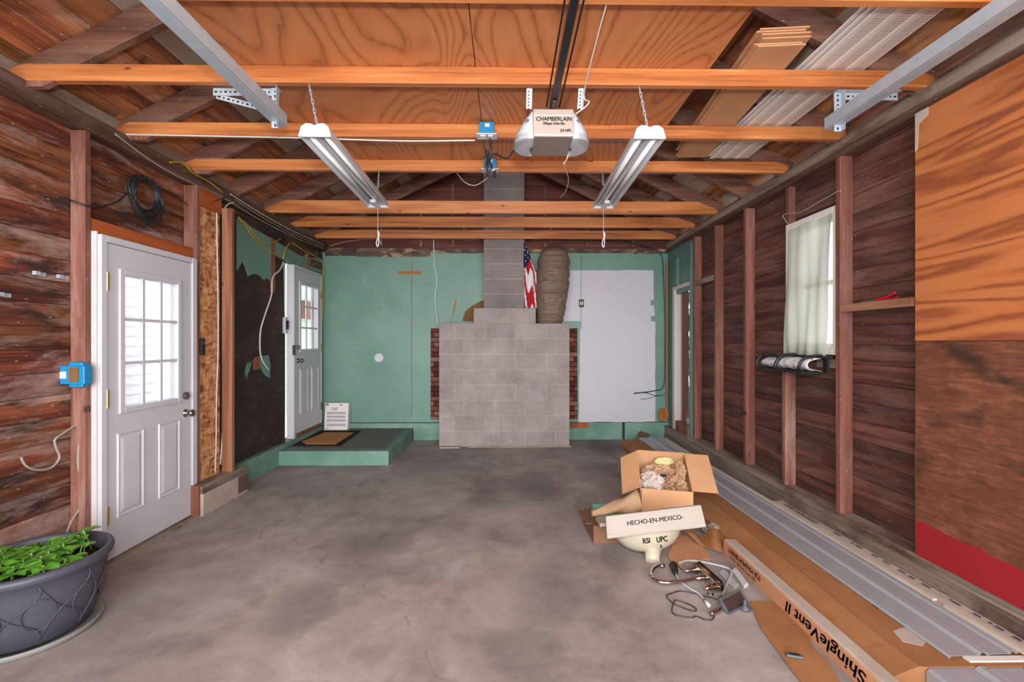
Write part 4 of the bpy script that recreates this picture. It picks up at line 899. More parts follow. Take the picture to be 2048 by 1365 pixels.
cable([atY(914, 347, 3.70), atY(930, 365, 3.6), atY(950, 371, 3.6), atY(970, 360, 3.6), (x2_-.01, 3.62, z2_-.05)], .004, m_cable_g, 'cable', 'grey cord drooping left from the rear blue box')
cable([atX(230, 268, -2.56)+Vector((0, 0, 0)), atY(246, 269, 3.055), atY(400, 272, 3.055), atY(600, 276, 3.055), atY(800, 282, 3.055), atY(950, 281, 3.052)], .005, m_cable_w, 'cable', 'white cable stapled along the underside of the joist behind the opener')
cable([atX(230, 268, -2.51), atX(300, 320, -2.51), atX(360, 355, -2.51), atX(440, 392, -2.51), atX(520, 440, -2.51), atX(600, 480, -2.51), atX(650, 498, -2.51)], .005, m_cable_g, 'cable', 'grey cable running along the left wall plate')
# shop lights
def shop_light(x0, x1, lab, name2):
    t = thing('shop_light', lab, 'light', (x0, 3.05, 2.48), 'twin tube shop lights')
    ya, yb = 2.40, 3.68; zb = 2.465; W = .083
    def X(y): return x0+(x1-x0)*(y-ya)/(yb-ya)
    prof = [(-W, 0), (-W, .012), (-W*.97, .018), (-.07, .055), (-.045, .072), (-.02, .070), (0, .060), (.02, .070), (.045, .072), (.07, .055), (W*.97, .018), (W, .012), (W, 0), (W*.93, 0), (.064, .045), (.045, .060), (.02, .055), (.012, .045), (-.012, .045), (-.02, .055), (-.045, .060), (-.064, .045), (-W*.93, 0)]
    MB().prism(prof, lambda p_, y: (X(y)+p_[0], y, zb+p_[1]), ya+.01, yb-.01).build('housing', m_plast, t)
    cap = prof[:13]
    for y0_, y1_ in ((ya, ya+.012), (yb-.012, yb)):
        MB().prism([(a*1.02, b-.002) for a, b in cap], lambda p_, y: (X(y)+p_[0], y, zb+p_[1]), y0_, y1_).build('end_cap', m_plast, t, bevel=.002)
    for sg in (-1, 1):
        MB().tube([(X(ya+.03)+sg*.04, ya+.03, zb+.028), (X(yb-.03)+sg*.04, yb-.03, zb+.028)], .0165, 14).build('fluorescent_tube', m_tubeoff, t, smooth=True)
    MB().box(X(3)-.011, X(3)+.011, ya+.02, yb-.02, zb+.018, zb+.044).build('centre_channel', m_plast, t)
    MB().box(X(yb)-.02, X(yb)+.02, yb-.16, yb-.015, zb-.004, zb+.02).build('switch_housing', m_plast, t, bevel=.004)
    for y, yt in ((2.44, 2.442), (3.64, 3.69)):
        a = Vector((X(y), y, zb+.066)); b = Vector((X(y)-.045 if y < 3 else X(y)-.0, yt, ZP-.004)); mm = MB(); n = 9
        for k in range(n):
            c = a.lerp(b, (k+.5)/n); d = (b-a).normalized(); L = (b-a).length/n*.72; s = Vector((1, 0, 0)) if k % 2 else Vector((0, 1, 0)); s = (s-d*s.dot(d)).normalized()
            loop = [c+d*(L*math.cos(q_))+s*(.0055*math.sin(q_)) for q_ in [2*PI*i/10 for i in range(10)]]
            mm.tube(loop, .0016, 5, closed=True)
        mm.tube([b, b+Vector((0, 0, .012))], .003, 6); mm.build('hanging_chain', m_galv, t)
    a = Vector((X(yb)+.0, yb-.02, zb)); MB().tube([a, a+Vector((0, 0, -.19))], .0015, 5).tube(spline([a+Vector((0, 0, -.19)), a+Vector((.012, 0, -.22)), a+Vector((.0, 0, -.25)), a+Vector((-.012, 0, -.29)), a+Vector((0, 0, -.32)), a+Vector((.008, 0, -.27)), a+Vector((0, 0, -.2))], 4), .004, 6).build('pull_cord', m_plast, t)
shop_light(atY(629, 265, 2.40).x, atY(757, 409, 3.68).x, 'left twin tube white shop light hanging on chains', 'left')
shop_light(atY(1300, 268, 2.40).x, atY(1206, 410, 3.68).x, 'right twin tube white shop light hanging on chains beyond the opener', 'right')
# garage door tracks with brackets
def track(x, sg, lab):
    t = thing('garage_door_track', lab, 'track', (x, 1.2, 2.58), 'garage door tracks')
    z = 2.575
    pr = [(-.035, .035), (-.033, .035), (-.033, .002), (-.02, 0), (.03, 0), (.036, .01), (.034, .014), (.028, .004), (-.018, .004), (-.029, .006), (-.029, .035)]
    MB().prism([(sg*a, b) for a, b in pr], lambda p_, y: (x+p_[0], y, z+p_[1]), -.6, 2.53).build('track_rail', m_galv, t)
    MB().box(x-.003, x+.04 if sg > 0 else x+.003, -.6, 2.50, z+.038, z+.041).box(min(x-sg*.036, x-sg*.04), max(x-sg*.036, x-sg*.04), -.6, 2.52, z+.0, z+.06).build('angle_stiffener', m_galv, t)
    m = MB(); hol = MB(); xb = x-sg*.0; d = sg
    def bar(p, q, wd):
        p, q = Vector(p), Vector(q); M = frame((p+q)/2, q-p, (0, 0, 1) if abs((q-p).z) < .1 else (1, 0, 0)); L = (q-p).length/2
        m.box(-L, L, -wd/2, wd/2, -.0015, .0015, M); m.box(-L, L, wd/2-.003, wd/2, -.03, .0, M)
        n = int(L*2/.026)
        for k in range(n):
            u = -L+.015+k*.026; hw_ = .004 if k % 2 else .007; hol.box(u-hw_, u+hw_, -.0045, .0045, -.0022, .0022, M)
    YBk = 2.472
    bar((x+.0, YBk, 2.54), (x+.0, YBk, ZP-.004), .04)
    bar((x-.335*(1 if sg < 0 else -1), YBk+.004, ZP-.025), (x+.02*(1 if sg < 0 else -1), YBk+.004, ZP-.025), .04)
    bar((x-.32*(1 if sg < 0 else -1), YBk+.009, ZP-.045), (x-.0, YBk+.009, 2.63), .028) if sg < 0 else None
    bk = m.build('hanging_bracket', m_galv, t); hol.build('slot_hole', m_ink, bk)
track(atY(556, 235, 2.5).x, -1, 'left galvanised garage door track hanging from a slotted bracket')
track(atY(1668, 235, 2.5).x, 1, 'right galvanised garage door track hanging from a slotted bracket')

# ================================================================== LEFT WALL ITEMS
co = thing('cable_coil', 'coil of black cable hung high on the left wall boards', 'cable coil', atX(293, 397, -2.54))
m = MB(); c0 = atX(293, 397, -2.54); rr_ = random.Random(4)
for k in range(17):
    a = .128+rr_.uniform(-.024, .022); b = .142+rr_.uniform(-.028, .02); ox, oz = rr_.uniform(-.012, .012)-.03*(.142-b)/.03, (.142-b)*1.0+rr_.uniform(-.004, .004)-.0
    m.tube([Vector((c0.x+rr_.uniform(-.004, .004)+.012*math.sin(2*PI*i/36+k), c0.y+ox+a*math.cos(2*PI*i/36), c0.z+oz+b*math.sin(2*PI*i/36))) for i in range(36)], .0055, 7, closed=True)
m.build('cable_loop', m_cable_b, co, smooth=True)
MB().tube(spline([atX(255, 385, -2.52), atX(235, 403, -2.515), atX(205, 412, -2.51), atX(175, 412, -2.51), atX(145, 402, -2.56), atX(112, 395, -2.585)], 6), .006, 7).build('loose_end', m_cable_b, co, smooth=True)
MB().tube(spline([atX(320, 375, -2.55), atX(350, 392, -2.56), atX(375, 410, -2.57)], 5), .004, 6).build('loose_end', m_cable_b, co, smooth=True)
MB().tube([Vector((XL+.004, c0.y, c0.z+.145)), Vector((c0.x+.02, c0.y, c0.z+.135)), Vector((c0.x+.022, c0.y, c0.z+.16))], .004, 6).build('hook', m_nickel, co)
bx = thing('junction_box', 'bright blue junction box nailed on the stud before the near left door', 'junction box', atX(155, 748, -2.55))
a = atY(130, 768, 2.75); b = atY(184, 731, 2.75)
MB().pxz([(a.x+.012, a.z), (b.x, a.z), (b.x, b.z), (a.x+.012, b.z), (a.x, b.z-.02), (a.x, a.z+.02)], 2.70, 2.755).box(b.x-.10, b.x-.02, 2.71, 2.754, a.z-.018, b.z+.02).build('blue_box', m_blue, bx, bevel=.006)
MB().box(a.x+.015, a.x+.055, 2.698, 2.6995, a.z+.035, a.z+.075).build('paper_label', m_fwhite, bx)
MB().box(b.x-.085, b.x-.03, 2.695, 2.6995, a.z+.015, b.z-.01).build('open_face', m_insul, bx)
pts = [(42, 915), (50, 930), (66, 939), (90, 940), (108, 932), (119, 915), (112, 895), (110, 880), (125, 868), (150, 852), (163, 846)]
cable([atX(u, v, -2.575) for u, v in pts], .006, m_cable_g, 'cable', 'grey cable sagging in a loop across the left wall boards')
cable([atX(163, 846, -2.575), atX(160, 875, -2.56), atX(156, 920, -2.56), atX(161, 965, -2.56), atX(165, 1000, -2.56), atX(158, 1020, -2.56), atX(143, 1043, -2.56), atX(133, 1068, -2.575)], .006, m_cable_g, 'cable', 'grey cable dropping down the stud to the planter')
for (u, v, l) in ((77, 547, 'left of the pair'), (124, 554, 'right of the pair'), (5, 589, 'at the picture edge')):
    q = atX(u, v, XL+.01); tag(MB().box(q.x-.006, q.x+.014, q.y-.03, q.y+.0, q.z-.012, q.z+.01).box(q.x-.006, q.x-.002, q.y-.0, q.y+.045, q.z-.014, q.z+.008).build('pipe_strap', m_galv, bevel=.003), 'small metal strap on the left wall boards, %s' % l, 'strap', 'small metal straps')
q = atX(404, 694, -2.49)
kp = thing('keypad', 'small black keypad beside the near left door on the chipboard edge', 'keypad', q)
MB().box(-2.50, -2.475, q.y-.024, q.y+.024, q.z-.065, q.z+.07).build('body', m_black, kp, bevel=.008); MB().box(-2.4749, -2.473, q.y-.012, q.y+.012, q.z+.02, q.z+.045).build('button', m_devgrey, kp)
# cables over the chipboard
cable([atX(408, 412, -2.51), atX(432, 402, -2.50), atX(447, 396, -2.50), atX(460, 393, -2.50), atX(468, 398, -2.50)], .004, m_cable_b, 'cable', 'thin dark wire above the chipboard strip')
cable([atX(433, 400, -2.51), atX(434, 480, -2.508), atX(436, 600, -2.508), atX(436, 700, -2.508), atX(433, 800, -2.508), atX(432, 900, -2.508), atX(430, 945, -2.508)], .005, m_cable_w, 'cable', 'white cable running down the middle of the chipboard strip')
cable([atX(468, 405, -2.508), atX(453, 412, -2.508), atX(449, 440, -2.508), atX(449, 600, -2.508), atX(450, 760, -2.508), atX(441, 930, -2.508)], .005, m_cable_w, 'cable', 'white cable beside the tan stud on the chipboard')
# wires on tar paper side
cable([atX(567, 524, -2.57), atX(560, 540, -2.565), atX(545, 556, -2.57), atX(543, 590, -2.565), atX(530, 630, -2.565), atX(521, 662, -2.565), atX(520, 700, -2.565), atX(525, 722, -2.565), atX(537, 740, -2.565)], .008, m_cable_w, 'cable', 'thick white cable curving down the black paper')
cable([atX(568, 526, -2.565), atX(569, 600, -2.57), atX(570, 640, -2.57)], .004, m_cable_w, 'cable', 'thin white cord down to the switch beside the far door')
sw = thing('door_chime_button', 'small black and white switch on a cord left of the far door', 'switch', atX(570, 650, -2.56))
q = atX(570, 652, -2.57); MB().box(-2.584, -2.55, q.y-.03, q.y+.03, q.z-.09, q.z+.10).build('white_backing', m_plast, sw, bevel=.004); MB().box(-2.549, -2.535, q.y-.025, q.y+.025, q.z-.04, q.z+.06).build('black_body', m_black, sw, bevel=.004)
for k, (ps, mt, lb) in enumerate([
    ([(476, 434), (495, 450), (508, 468), (520, 482), (532, 488), (548, 484), (562, 478)], m_cable_y, 'upper yellow wire sagging over the green paper'),
    ([(476, 436), (490, 450), (505, 474), (525, 492), (545, 506), (565, 508)], m_cable_y, 'lower yellow wire sagging over the green paper'),
    ([(580, 486), (570, 500), (566, 520)], m_cable_y, 'short yellow wire by the far door head'),
    ([(578, 505), (595, 510), (610, 525), (630, 530)], m_cable_g, 'dark green wire above the far door'),
    ([(585, 486), (605, 500), (625, 510), (645, 525), (646, 560), (646, 640)], m_cable_y, 'yellow wire dropping at the hinge side of the far door')]):
    cable([atX(u, v, -2.56+.003*k) for u, v in ps], .005, mt, 'wire', lb, 'wire')
for k in range(3):
    cable([atX(460, 392-k*2, -2.505), atX(520, 432-k*3, -2.50), atX(585, 468-k*3, -2.50), atX(650, 495-k*2, -2.49)], .004, (m_cable_g, m_cable_b, m_cable_w)[k], 'cable', ('grey', 'black', 'pale')[k]+' cable strung under the left plate toward the back corner')
cable([atX(340, 325, -2.49), atX(365, 326, -2.50), atX(385, 345, -2.51), atX(420, 365, -2.51), atX(445, 385, -2.51)], .0045, m_cable_y, 'wire', 'yellow wire by the left end of the plywood edge joist', 'wire')
cable([(atY(660, 492, 6.3)), atY(720, 480, 6.3), atY(850, 478, 6.38), atY(960, 480, 6.41)], .005, m_cable_g, 'cable', 'grey cable along the back wall top left of the flue')
tag(MB().box(-2.57, -2.55, 5.98, 6.35, 2.38, 2.47).build('cross_block', m_graydark), 'dark short board across the green paper above the far door', 'board')

# ================================================================== PLANTER
pc = Vector((-2.262, 2.205, 0)); pl = thing('planter', 'large round charcoal planter full of seedlings beside the near left door', 'planter', pc)
T = Matrix.Translation(pc)
MB().lathe([(0, .02), (.2, .02), (.21, .025), (.238, .14), (.262, .26), (.268, .315), (.290, .325), (.297, .345), (.292, .362), (.272, .366), (.262, .355), (.25, .28), (.235, .272), (0, .272)], T, 64).build('pot', m_pot, pl, smooth=True)
m = MB()
def surf(a, z): r = .21+(z-.025)*(.268-.21)/.29+.010*math.sin((z-.02)/.3*PI)+.002; return Vector((pc.x+r*math.cos(a), pc.y+r*math.sin(a), z))
for k in range(9):
    c = 2*PI*k/9
    for s in (-1, 1):
        m.tube([surf(c+s*(.349-.349*math.cos(u*PI))+.04*math.sin(u*3*PI), .05+.25*u) for u in [i/20 for i in range(21)]], .0028, 6)
    m.tube([surf(c+.25*math.cos(v_)*(.9), .17+.07*math.sin(v_)) for v_ in [2*PI*i/24 for i in range(24)]], .0025, 6, closed=True)
m.build('relief_pattern', m_pot, pl, smooth=True)
tag(MB().lathe([(0, .0), (.235, .0), (.25, .006), (.258, .03), (.252, .033), (.243, .018), (0, .016)], T, 56).build('plant_saucer', m_saucer, smooth=True), 'grey round saucer on the floor under the charcoal planter', 'saucer')
MB().lathe([(.252, .300), (.15, .312), (0, .318)], T, 40).build('soil', m_soil, pl)
def seedling(seed):
    r = random.Random(seed); mm = MB(); h = r.uniform(.035, .085); lean_ = Vector((r.uniform(-.02, .02), r.uniform(-.02, .02), 0)); mm.m = 1
    top_ = Vector((0, 0, h))+lean_; mm.tube([Vector((0, 0, 0)), lean_*.4+Vector((0, 0, h*.5)), top_], .0022, 5); mm.m = 0
    n = r.choice((3, 4, 4, 5)); a0_ = r.uniform(0, 6)
    for k in range(n):
        a = a0_+k*2*PI/n+r.uniform(-.3, .3); L = r.uniform(.030, .052); tilt = r.uniform(-.1, .45); d = Vector((math.cos(a), math.sin(a), math.sin(tilt)*.6)).normalized(); s = Vector((-math.sin(a), math.cos(a), 0)); up = d.cross(s); up = up if up.z > 0 else -up
        base = top_-Vector((0, 0, r.uniform(0, .02))); b0 = base+d*.008; mm.m = 1; mm.tube([base, b0], .0015, 4); mm.m = 0
        rows = []
        for i in range(7):
            t = i/6; wd = L*.56*math.sin(PI*min(.985, .14+.84*t**.9))**.75
            rows.append([b0+d*(L*t)+s*(wd*u)+up*(.22*abs(u)*wd-.25*L*t*t+.002*math.sin(u*9+t*6)) for u in (-1, -.5, 0, .5, 1)])
        mm.sheet(rows)
    return mm.build('seedling', [m_leaf, m_stem], smooth=True)
protos = [seedling(i+50) for i in range(6)]; rr_ = random.Random(9); used = set(); cnt = 0
for k in range(78):
    a = rr_.uniform(0, 2*PI); r = .225*math.sqrt(rr_.random()); x, y = pc.x+r*math.cos(a), pc.y+r*math.sin(a)
    pi_ = k % 6; o = protos[pi_] if pi_ not in used else protos[pi_].copy()
    if pi_ in used: C.objects.link(o)
    used.add(pi_); s = rr_.uniform(.75, 1.2); o.location = (x, y, .304+.004); o.rotation_euler = (rr_.uniform(-.15, .15), rr_.uniform(-.15, .15), rr_.uniform(0, 6.28)); o.scale = (s, s, s)
    tag(o, 'leafy green seedling growing from the soil of the charcoal planter', 'seedling', 'seedlings in the charcoal planter')

# ================================================================== LONG ITEMS AT RIGHT
# narrow printed carton
nb = thing('narrow_carton', 'long narrow printed carton lying on the floor along the cardboard', 'carton', (1.46, 2.1, 0))
MB().pxz([(1.42, 0), (1.50, 0), (1.497, .092), (1.435, .096), (1.42, .088)], 1.2, 2.95).build('carton_side', m_card3, nb)
MB().pxz([(1.424, .0925), (1.435, .0965), (1.497, .0925), (1.497, .0935), (1.435, .0975), (1.424, .0935)], 1.2, 2.951).build('dusty_top', m_cardgray, nb)
text('FOR MAXIMUM BENEFIT', .046, (1.4195, 2.705, .062), (0, 1, 0), (0, 0, -1), m_ink, nb, sx=.74, off=.0006)
text('USE WITH INTAKE VENTS', .026, (1.4195, 2.72, .024), (0, 1, 0), (0, 0, -1), m_ink, nb, sx=1.0)
text('ShingleVent II', .082, (1.4195, 2.03, .050), (0, 1, 0), (0, 0, -1), m_ink, nb, sx=1.15, shear=.2, off=.001)
# large long carton
lc = thing('long_carton', 'long creased brown carton lying under the grey metal panel', 'carton', (1.8, 4, 0))
rows = []; NY = 46
for i in range(NY):
    y = 1.78+(5.95-1.78)*i/(NY-1); s = Vector((.3, y*2.2, .1)); n = noise.noise(s)*.012
    x0 = 1.505 if y < 3.0 else 1.505
    rows.append([(x0, y, .002), (x0+.004, y, .045+n*.6), (x0+.03, y, .062+n), (1.60+n*.6, y, .088+n*.7), (1.635+n, y, .101+n*.3), (1.66, y, .0985), (1.8, y, .0985), (2.125, y, .0985), (2.13, y, .002)])
m = MB().sheet(rows); K = 9
n0 = len(m.v); m.add([rows[0][k] for k in range(K)], [tuple(range(K))]); m.add([rows[-1][k] for k in range(K)], [tuple(range(K))])
m.build('carton_body', m_card2, lc, smooth=False)
MB().box(1.79, 1.84, 2.17, 2.2, .099, .1).box(1.82, 1.85, 2.56, 2.66, .099, .1).build('black_mark', m_ink, lc)
MB().pxy([(1.7, 1.93), (1.76, 1.90), (1.82, 1.94), (1.8, 1.99), (1.84, 2.03), (1.77, 2.02), (1.72, 2.0)], .099, .1).build('torn_label', m_cardgray, lc)
# grey metal panel
mp = thing('metal_panel', 'long grey ribbed steel panel lying on the brown carton', 'metal panel', (1.95, 4, .1))
pf = [(0, .004), (.002, 0), (.008, .009), (.012, .010), (.118, .010), (.128, .006), (.134, .010), (.142, .019), (.154, .019), (.162, .010), (.168, .006), (.178, .010), (.258, .010), (.264, .006), (.272, .017), (.282, .017), (.288, .010), (.300, .010), (.305, .015), (.312, .015)]
def XP(y): return 1.762-.0*(y)
rot = .011
up = pf; n = len(up); V = []
for (y, sh) in ((1.82, 0), (6.0, 0)):
    for a_, b_ in up: V.append((1.795+a_-rot*(y-1.82), y+(.0 if y > 3 else .05*a_), .1005+b_))
o = MB().add(V, [(j, j+1, n+j+1, n+j) for j in range(n-1)]).build('ribbed_sheet', m_metalpanel, mp); s_ = o.modifiers.new('solid', 'SOLIDIFY'); s_.thickness = .0012; s_.offset = 1
MB().box(1.86, 2.13, 1.80, 1.83, .0995, .1055).build('pale_edge', m_vinyl, mp)
lp = thing('metal_panel', 'grey steel panel on the floor at the bottom right corner of the picture', 'metal panel', (1.9, 1.4, 0))
V = []
up = [(0, -.084)]+up+[(.3125, -.084)]; n = len(up)
for y in (1.2, 1.775):
    for a_, b_ in [(q_[0]*1.5, q_[1]) for q_ in up]: V.append((1.66+a_*.98, y, .085+b_))
o = MB().add(V, [(j, j+1, n+j+1, n+j) for j in range(n-1)]).build('ribbed_sheet', m_metalpanel, lp); s_ = o.modifiers.new('solid', 'SOLIDIFY'); s_.thickness = .0012; s_.offset = 1
# cream trim strips
for (ya, yb, xa, lab) in ((2.2, 5.9, 2.088, 'long cream trim strip lying along the metal panel edge'), (1.3, 2.15, 2.102, 'nearer short cream trim strip beside the metal panel')):
    M = Matrix.Translation((xa, ya, 0)) @ Matrix.Rotation(.008, 4, 'Z')
    tag(MB().box(0, .022, 0, yb-ya, .1175, .128, M).build('trim_strip', m_trimw), lab, 'trim strip', 'cream trim strips')
wp = thing('wrapped_roll', 'long white paper wrapped bundle printed in black against the right kerb', 'bundle', (2.15, 2.5, .1))
rows = []
for i in range(40):
    y = 1.2+2.45*i/39; n_ = noise.noise(Vector((y*5, 1, 0)))*.006
    rows.append([(2.132, y, .002), (2.132, y, .085+n_), (2.14, y, .096+n_), (2.18, y, .101-n_), (2.234, y, .098+n_)])
MB().sheet(rows, -.001).build('paper_wrap', m_paperw, wp, smooth=False)
text('CERTAINTEED', .05, (2.185, 3.35, .110), (0, -1, 0), (1, 0, 0), m_ink, wp, sx=1.15)
m = MB(); y = 3.02
rr_ = random.Random(2)
while y > 1.3:
    L = rr_.uniform(.015, .06); m.box(2.195, 2.203, y-L, y, .1085, .1095); y -= L+rr_.uniform(.008, .1)
m.build('black_print', m_ink, wp)
# cardboard on the floor
def slab(pts, z0, z1, mat, name, parent=None, wav=0):
    P = [atZ(a_, b_, z0) for a_, b_ in pts]; mm = MB().pxy([(q_.x, q_.y) for q_ in P], z0, z1); return mm.build(name, mat, parent)
fc = slab([(1500, 1205), (1539, 1205), (1575, 1212), (1586, 1230), (1600, 1248), (1618, 1272), (1624, 1292), (1631, 1304), (1640, 1312), (1653, 1321), (1665, 1340), (1680, 1365), (1705, 1410), (1625, 1405), (1601, 1365), (1580, 1338), (1564, 1315), (1537, 1279), (1524, 1261), (1510, 1232)], .004, .009, m_card2, 'cardboard_sheet')
tag(fc, 'flat torn brown cardboard sheet on the floor beside the narrow carton', 'cardboard')
a = atZ(1571, 1313, .01); b = atZ(1608, 1319, .01)
rc = thing('remote_control', 'small dark grey remote lying on the flat cardboard sheet', 'remote', (a+b)/2)
M = frame((a+b)/2+Vector((0, 0, .008)), b-a, (0, 1, 0)); L = (b-a).length/2
MB().box(-L, L, -.011, .011, -.008, .006, M).build('body', m_devgrey, rc, bevel=.007); MB().box(-L*.6, L*.5, -.005, .005, .0055, .0075, M).build('button_strip', m_blackm, rc)
tag(slab([(1352, 1075), (1372, 1072), (1395, 1083), (1408, 1098), (1421, 1110), (1420, 1120), (1400, 1122), (1372, 1124), (1360, 1138), (1345, 1132), (1336, 1112)], .003, .008, m_card3, 'cardboard_scrap'), 'torn tan cardboard scrap behind the faucet and right of the sink', 'cardboard')
q0 = [atZ(1368, 1075, 0), atZ(1400, 1072, 0), atZ(1449, 1082, 0), atZ(1450, 1112, 0), atZ(1428, 1112, 0), atZ(1400, 1096, 0)]
rows = []
for i in range(14):
    t = i/13; A_ = q0[0].lerp(q0[2], t); B_ = q0[5].lerp(q0[3], t)
    rows.append([A_.lerp(B_, j/6)+Vector((0, 0, .012+.08*math.sin(PI*(1-j/6)*.5)*(.5+.5*math.sin(t*9+1))*(1-abs(t-.6)))) for j in range(7)])
tag(MB().sheet(rows, .003).build('cardboard_scrap', m_card2), 'curled brown cardboard piece at the head of the narrow carton', 'cardboard')
tag(blob('dust_clump', atZ(1435, 1060, .03), (.1, .06, .03), m_gray, 12, .5), 'brown debris heap between the sink and the long carton', 'debris')
P_ = [atZ(1272, 888, 0), atZ(1292, 893, 0), atZ(1300, 884, 0), atZ(1278, 878, 0)]
tag(MB().add([P_[0], P_[1], P_[2]+Vector((0, 0, .10)), P_[3]+Vector((0, 0, .12)), P_[0]+Vector((0, .004, 0)), P_[1]+Vector((0, .004, 0)), P_[2]+Vector((0, .004, .1)), P_[3]+Vector((0, .004, .12))], [(0, 1, 2, 3), (7, 6, 5, 4), (0, 4, 5, 1), (1, 5, 6, 2), (2, 6, 7, 3), (3, 7, 4, 0)]).build('cardboard_scrap', m_carddark), 'dark red brown cardboard corner at the far end of the metal panel', 'cardboard')

# ---------------------------------------------------------------- open box
ob = thing('cardboard_box', 'open tan cardboard box of packing paper tipped behind the sink', 'box', (1.15, 3.6, .1))
tl = math.radians(31)
FRt = Vector((.968, 3.27, .326)); xv = Vector((1, -.2, -.02)).normalized(); yv = Vector((.27, math.cos(tl), math.sin(tl))).normalized(); zv = xv.cross(yv).normalized(); yv = zv.cross(xv)
MX = Matrix(((xv.x, yv.x, zv.x, FRt.x), (xv.y, yv.y, zv.y, FRt.y), (xv.z, yv.z, zv.z, FRt.z), (0, 0, 0, 1)))
W_, D_, H_ = .362, .395, .27; t = .005
m = MB().box(0, W_, 0, t, -H_, 0, MX).box(0, W_, D_-t, D_, -H_, 0, MX).box(0, t, t, D_-t, -H_, 0, MX).box(W_-t, W_, t, D_-t, -H_, 0, MX).box(t, W_-t, t, D_-t, -H_, -H_+t, MX)
bd = m.build('box_body', m_card, ob)
def flap(p, q, d, L):
    p, q = Vector(p), Vector(q); d = Vector(d).normalized(); n_ = (q-p).cross(d).normalized()*.002
    V = [p-n_, q-n_, q+d*L-n_, p+d*L-n_, p+n_, q+n_, q+d*L+n_, p+d*L+n_]
    MB().add([MX @ v for v in V], [(0, 1, 2, 3), (7, 6, 5, 4), (0, 4, 5, 1), (1, 5, 6, 2), (2, 6, 7, 3), (3, 7, 4, 0)]).build('flap', m_card, ob)
flap((0.01, 0, .001), (W_, 0, .001), (0, -.62, -.78), .155)
flap((0, .01, .001), (0, D_-.01, .001), (-.85, .0, -.62), .15)
flap((W_, .01, .001), (W_, D_-.01, .001), (.98, .0, -.02), .17)
def inb(x, y, z): return MX @ Vector((x, y, z))
tag(blob('packing_bag', inb(.10, .16, -.10), (.085, .10, .08), plain('plastic_film', (198, 182, 174), .2, .6, var=.1), 5, .3, 3.5, sub=4), 'clear plastic bag of packing at the left inside the open box', 'bag')
tag(blob('packing_paper', inb(.27, .12, -.12), (.085, .12, .09), m_kraft, 8, .45, 3.0), 'crumpled brown paper at the right inside the open box', 'paper', 'crumpled paper in the open box')
tag(blob('packing_paper', inb(.19, .27, -.13), (.14, .09, .08), m_kraft, 15, .4, 3.0), 'crumpled brown paper at the back inside the open box', 'paper', 'crumpled paper in the open box')
tag(blob('packing_paper', inb(.31, .22, -.04), (.03, .05, .08), m_kraft, 21, .5, 3.0), 'peaked twist of brown paper against the right side of the open box', 'paper', 'crumpled paper in the open box')
tag(blob('foam_scrap', inb(.21, .345, -.055), (.07, .03, .03), plain('pale_yellow_foam', (204, 196, 140), .7), 4, .3), 'pale yellow foam piece at the back of the open box', 'foam')
tag(MB().box(.16, .20, .15, .163, -.02, -.01, MX).build('tape_scrap', m_navy), 'small dark blue tag on the packing bag in the open box', 'tag')
# boxes and paper behind sink
bb = thing('shallow_box', 'brown shallow box on the floor under the teal foam board', 'box', (.75, 3.15, 0))
M = Matrix.Translation((.60, 3.11, 0)) @ Matrix.Rotation(.04, 4, 'Z')
MB().box(0, .40, 0, .33, 0, .12, M).build('box_body', m_carddark, bb, bevel=.003)
MB().box(-.045, -.0, .05, .30, .115, .12, M).build('flap', m_carddark, bb)
tb = MB().box(.06, .42, .0, .30, .123, .165, M).build('foam_board', m_teal, bevel=.004); tag(tb, 'teal foam board lying on the brown shallow box behind the sink', 'foam board')
MB().box(-.05, .05, .05, .22, .151, .168, M)
rows = []
for i in range(22):
    t_ = i/21; c = Vector((.60, 3.16, .19)).lerp(Vector((.93, 3.2, .26)), t_); rx = .02+.05*t_**1.3
    rows.append([c+Vector((0, math.cos(a_)*rx*1.2, math.sin(a_)*rx))*(1+.12*math.sin(a_*3+i*.5)) for a_ in [2*PI*k/16 for k in range(17)]])
tag(MB().sheet(rows, .0015).build('kraft_paper', m_kraft, smooth=True), 'loose roll of tan kraft paper on the teal foam board', 'paper')

# ---------------------------------------------------------------- sink
sk = thing('sink', 'cream porcelain sink standing upside on its drain in front of the box', 'sink', (.91, 2.85, 0))
TLp, TRp, BRp, BLp = atY(1210, 1034, 2.82), atY(1401, 1011, 2.82), atY(1415, 1055, 2.80), atY(1216, 1079, 2.80)
xd = ((TRp-TLp)+(BRp-BLp)).normalized(); ydn = ((TLp-BLp)+(TRp-BRp)).normalized(); c = (TLp+TRp+BRp+BLp)/4
M = frame(c, xd, ydn); hw_ = (BRp-BLp).length/2; hh = (TLp-BLp).length/2
a0 = hw_; a1 = (TRp-TLp).length/2
MB().prism([(-a0, -hh), (a0, -hh), (a1-.0, hh), (-a1, hh)], lambda p_, z_: M @ Vector((p_[0], p_[1], z_)), -.03, 0).build('apron', m_porcb, sk, bevel=.006)
m = MB()
def ln(pts, wd=.0035):
    for p_, q_ in zip(pts[:-1], pts[1:]):
        p2, q2 = Vector(p_), Vector(q_); d_ = (q2-p2); L_ = d_.length; ang = math.atan2(d_.y, d_.x); MM = M @ Matrix.Translation((*((p2+q2)/2), 0)) @ Matrix.Rotation(ang, 4, 'Z'); m.box(-L_/2-wd/2, L_/2+wd/2, -wd/2, wd/2, -.0005, .0022, MM)
ln([(-a0+.02, hh-.02), (a1-.02, hh-.012), (a0-.02, -hh+.03), (a0-.08, -hh+.028), (a0-.09, -hh+.008), (-a0+.10, -hh+.008), (-a0+.09, -hh+.024), (-a0+.02, -hh+.024), (-a0+.02, hh-.02)])
m.build('raised_rib', m_porcb, sk)
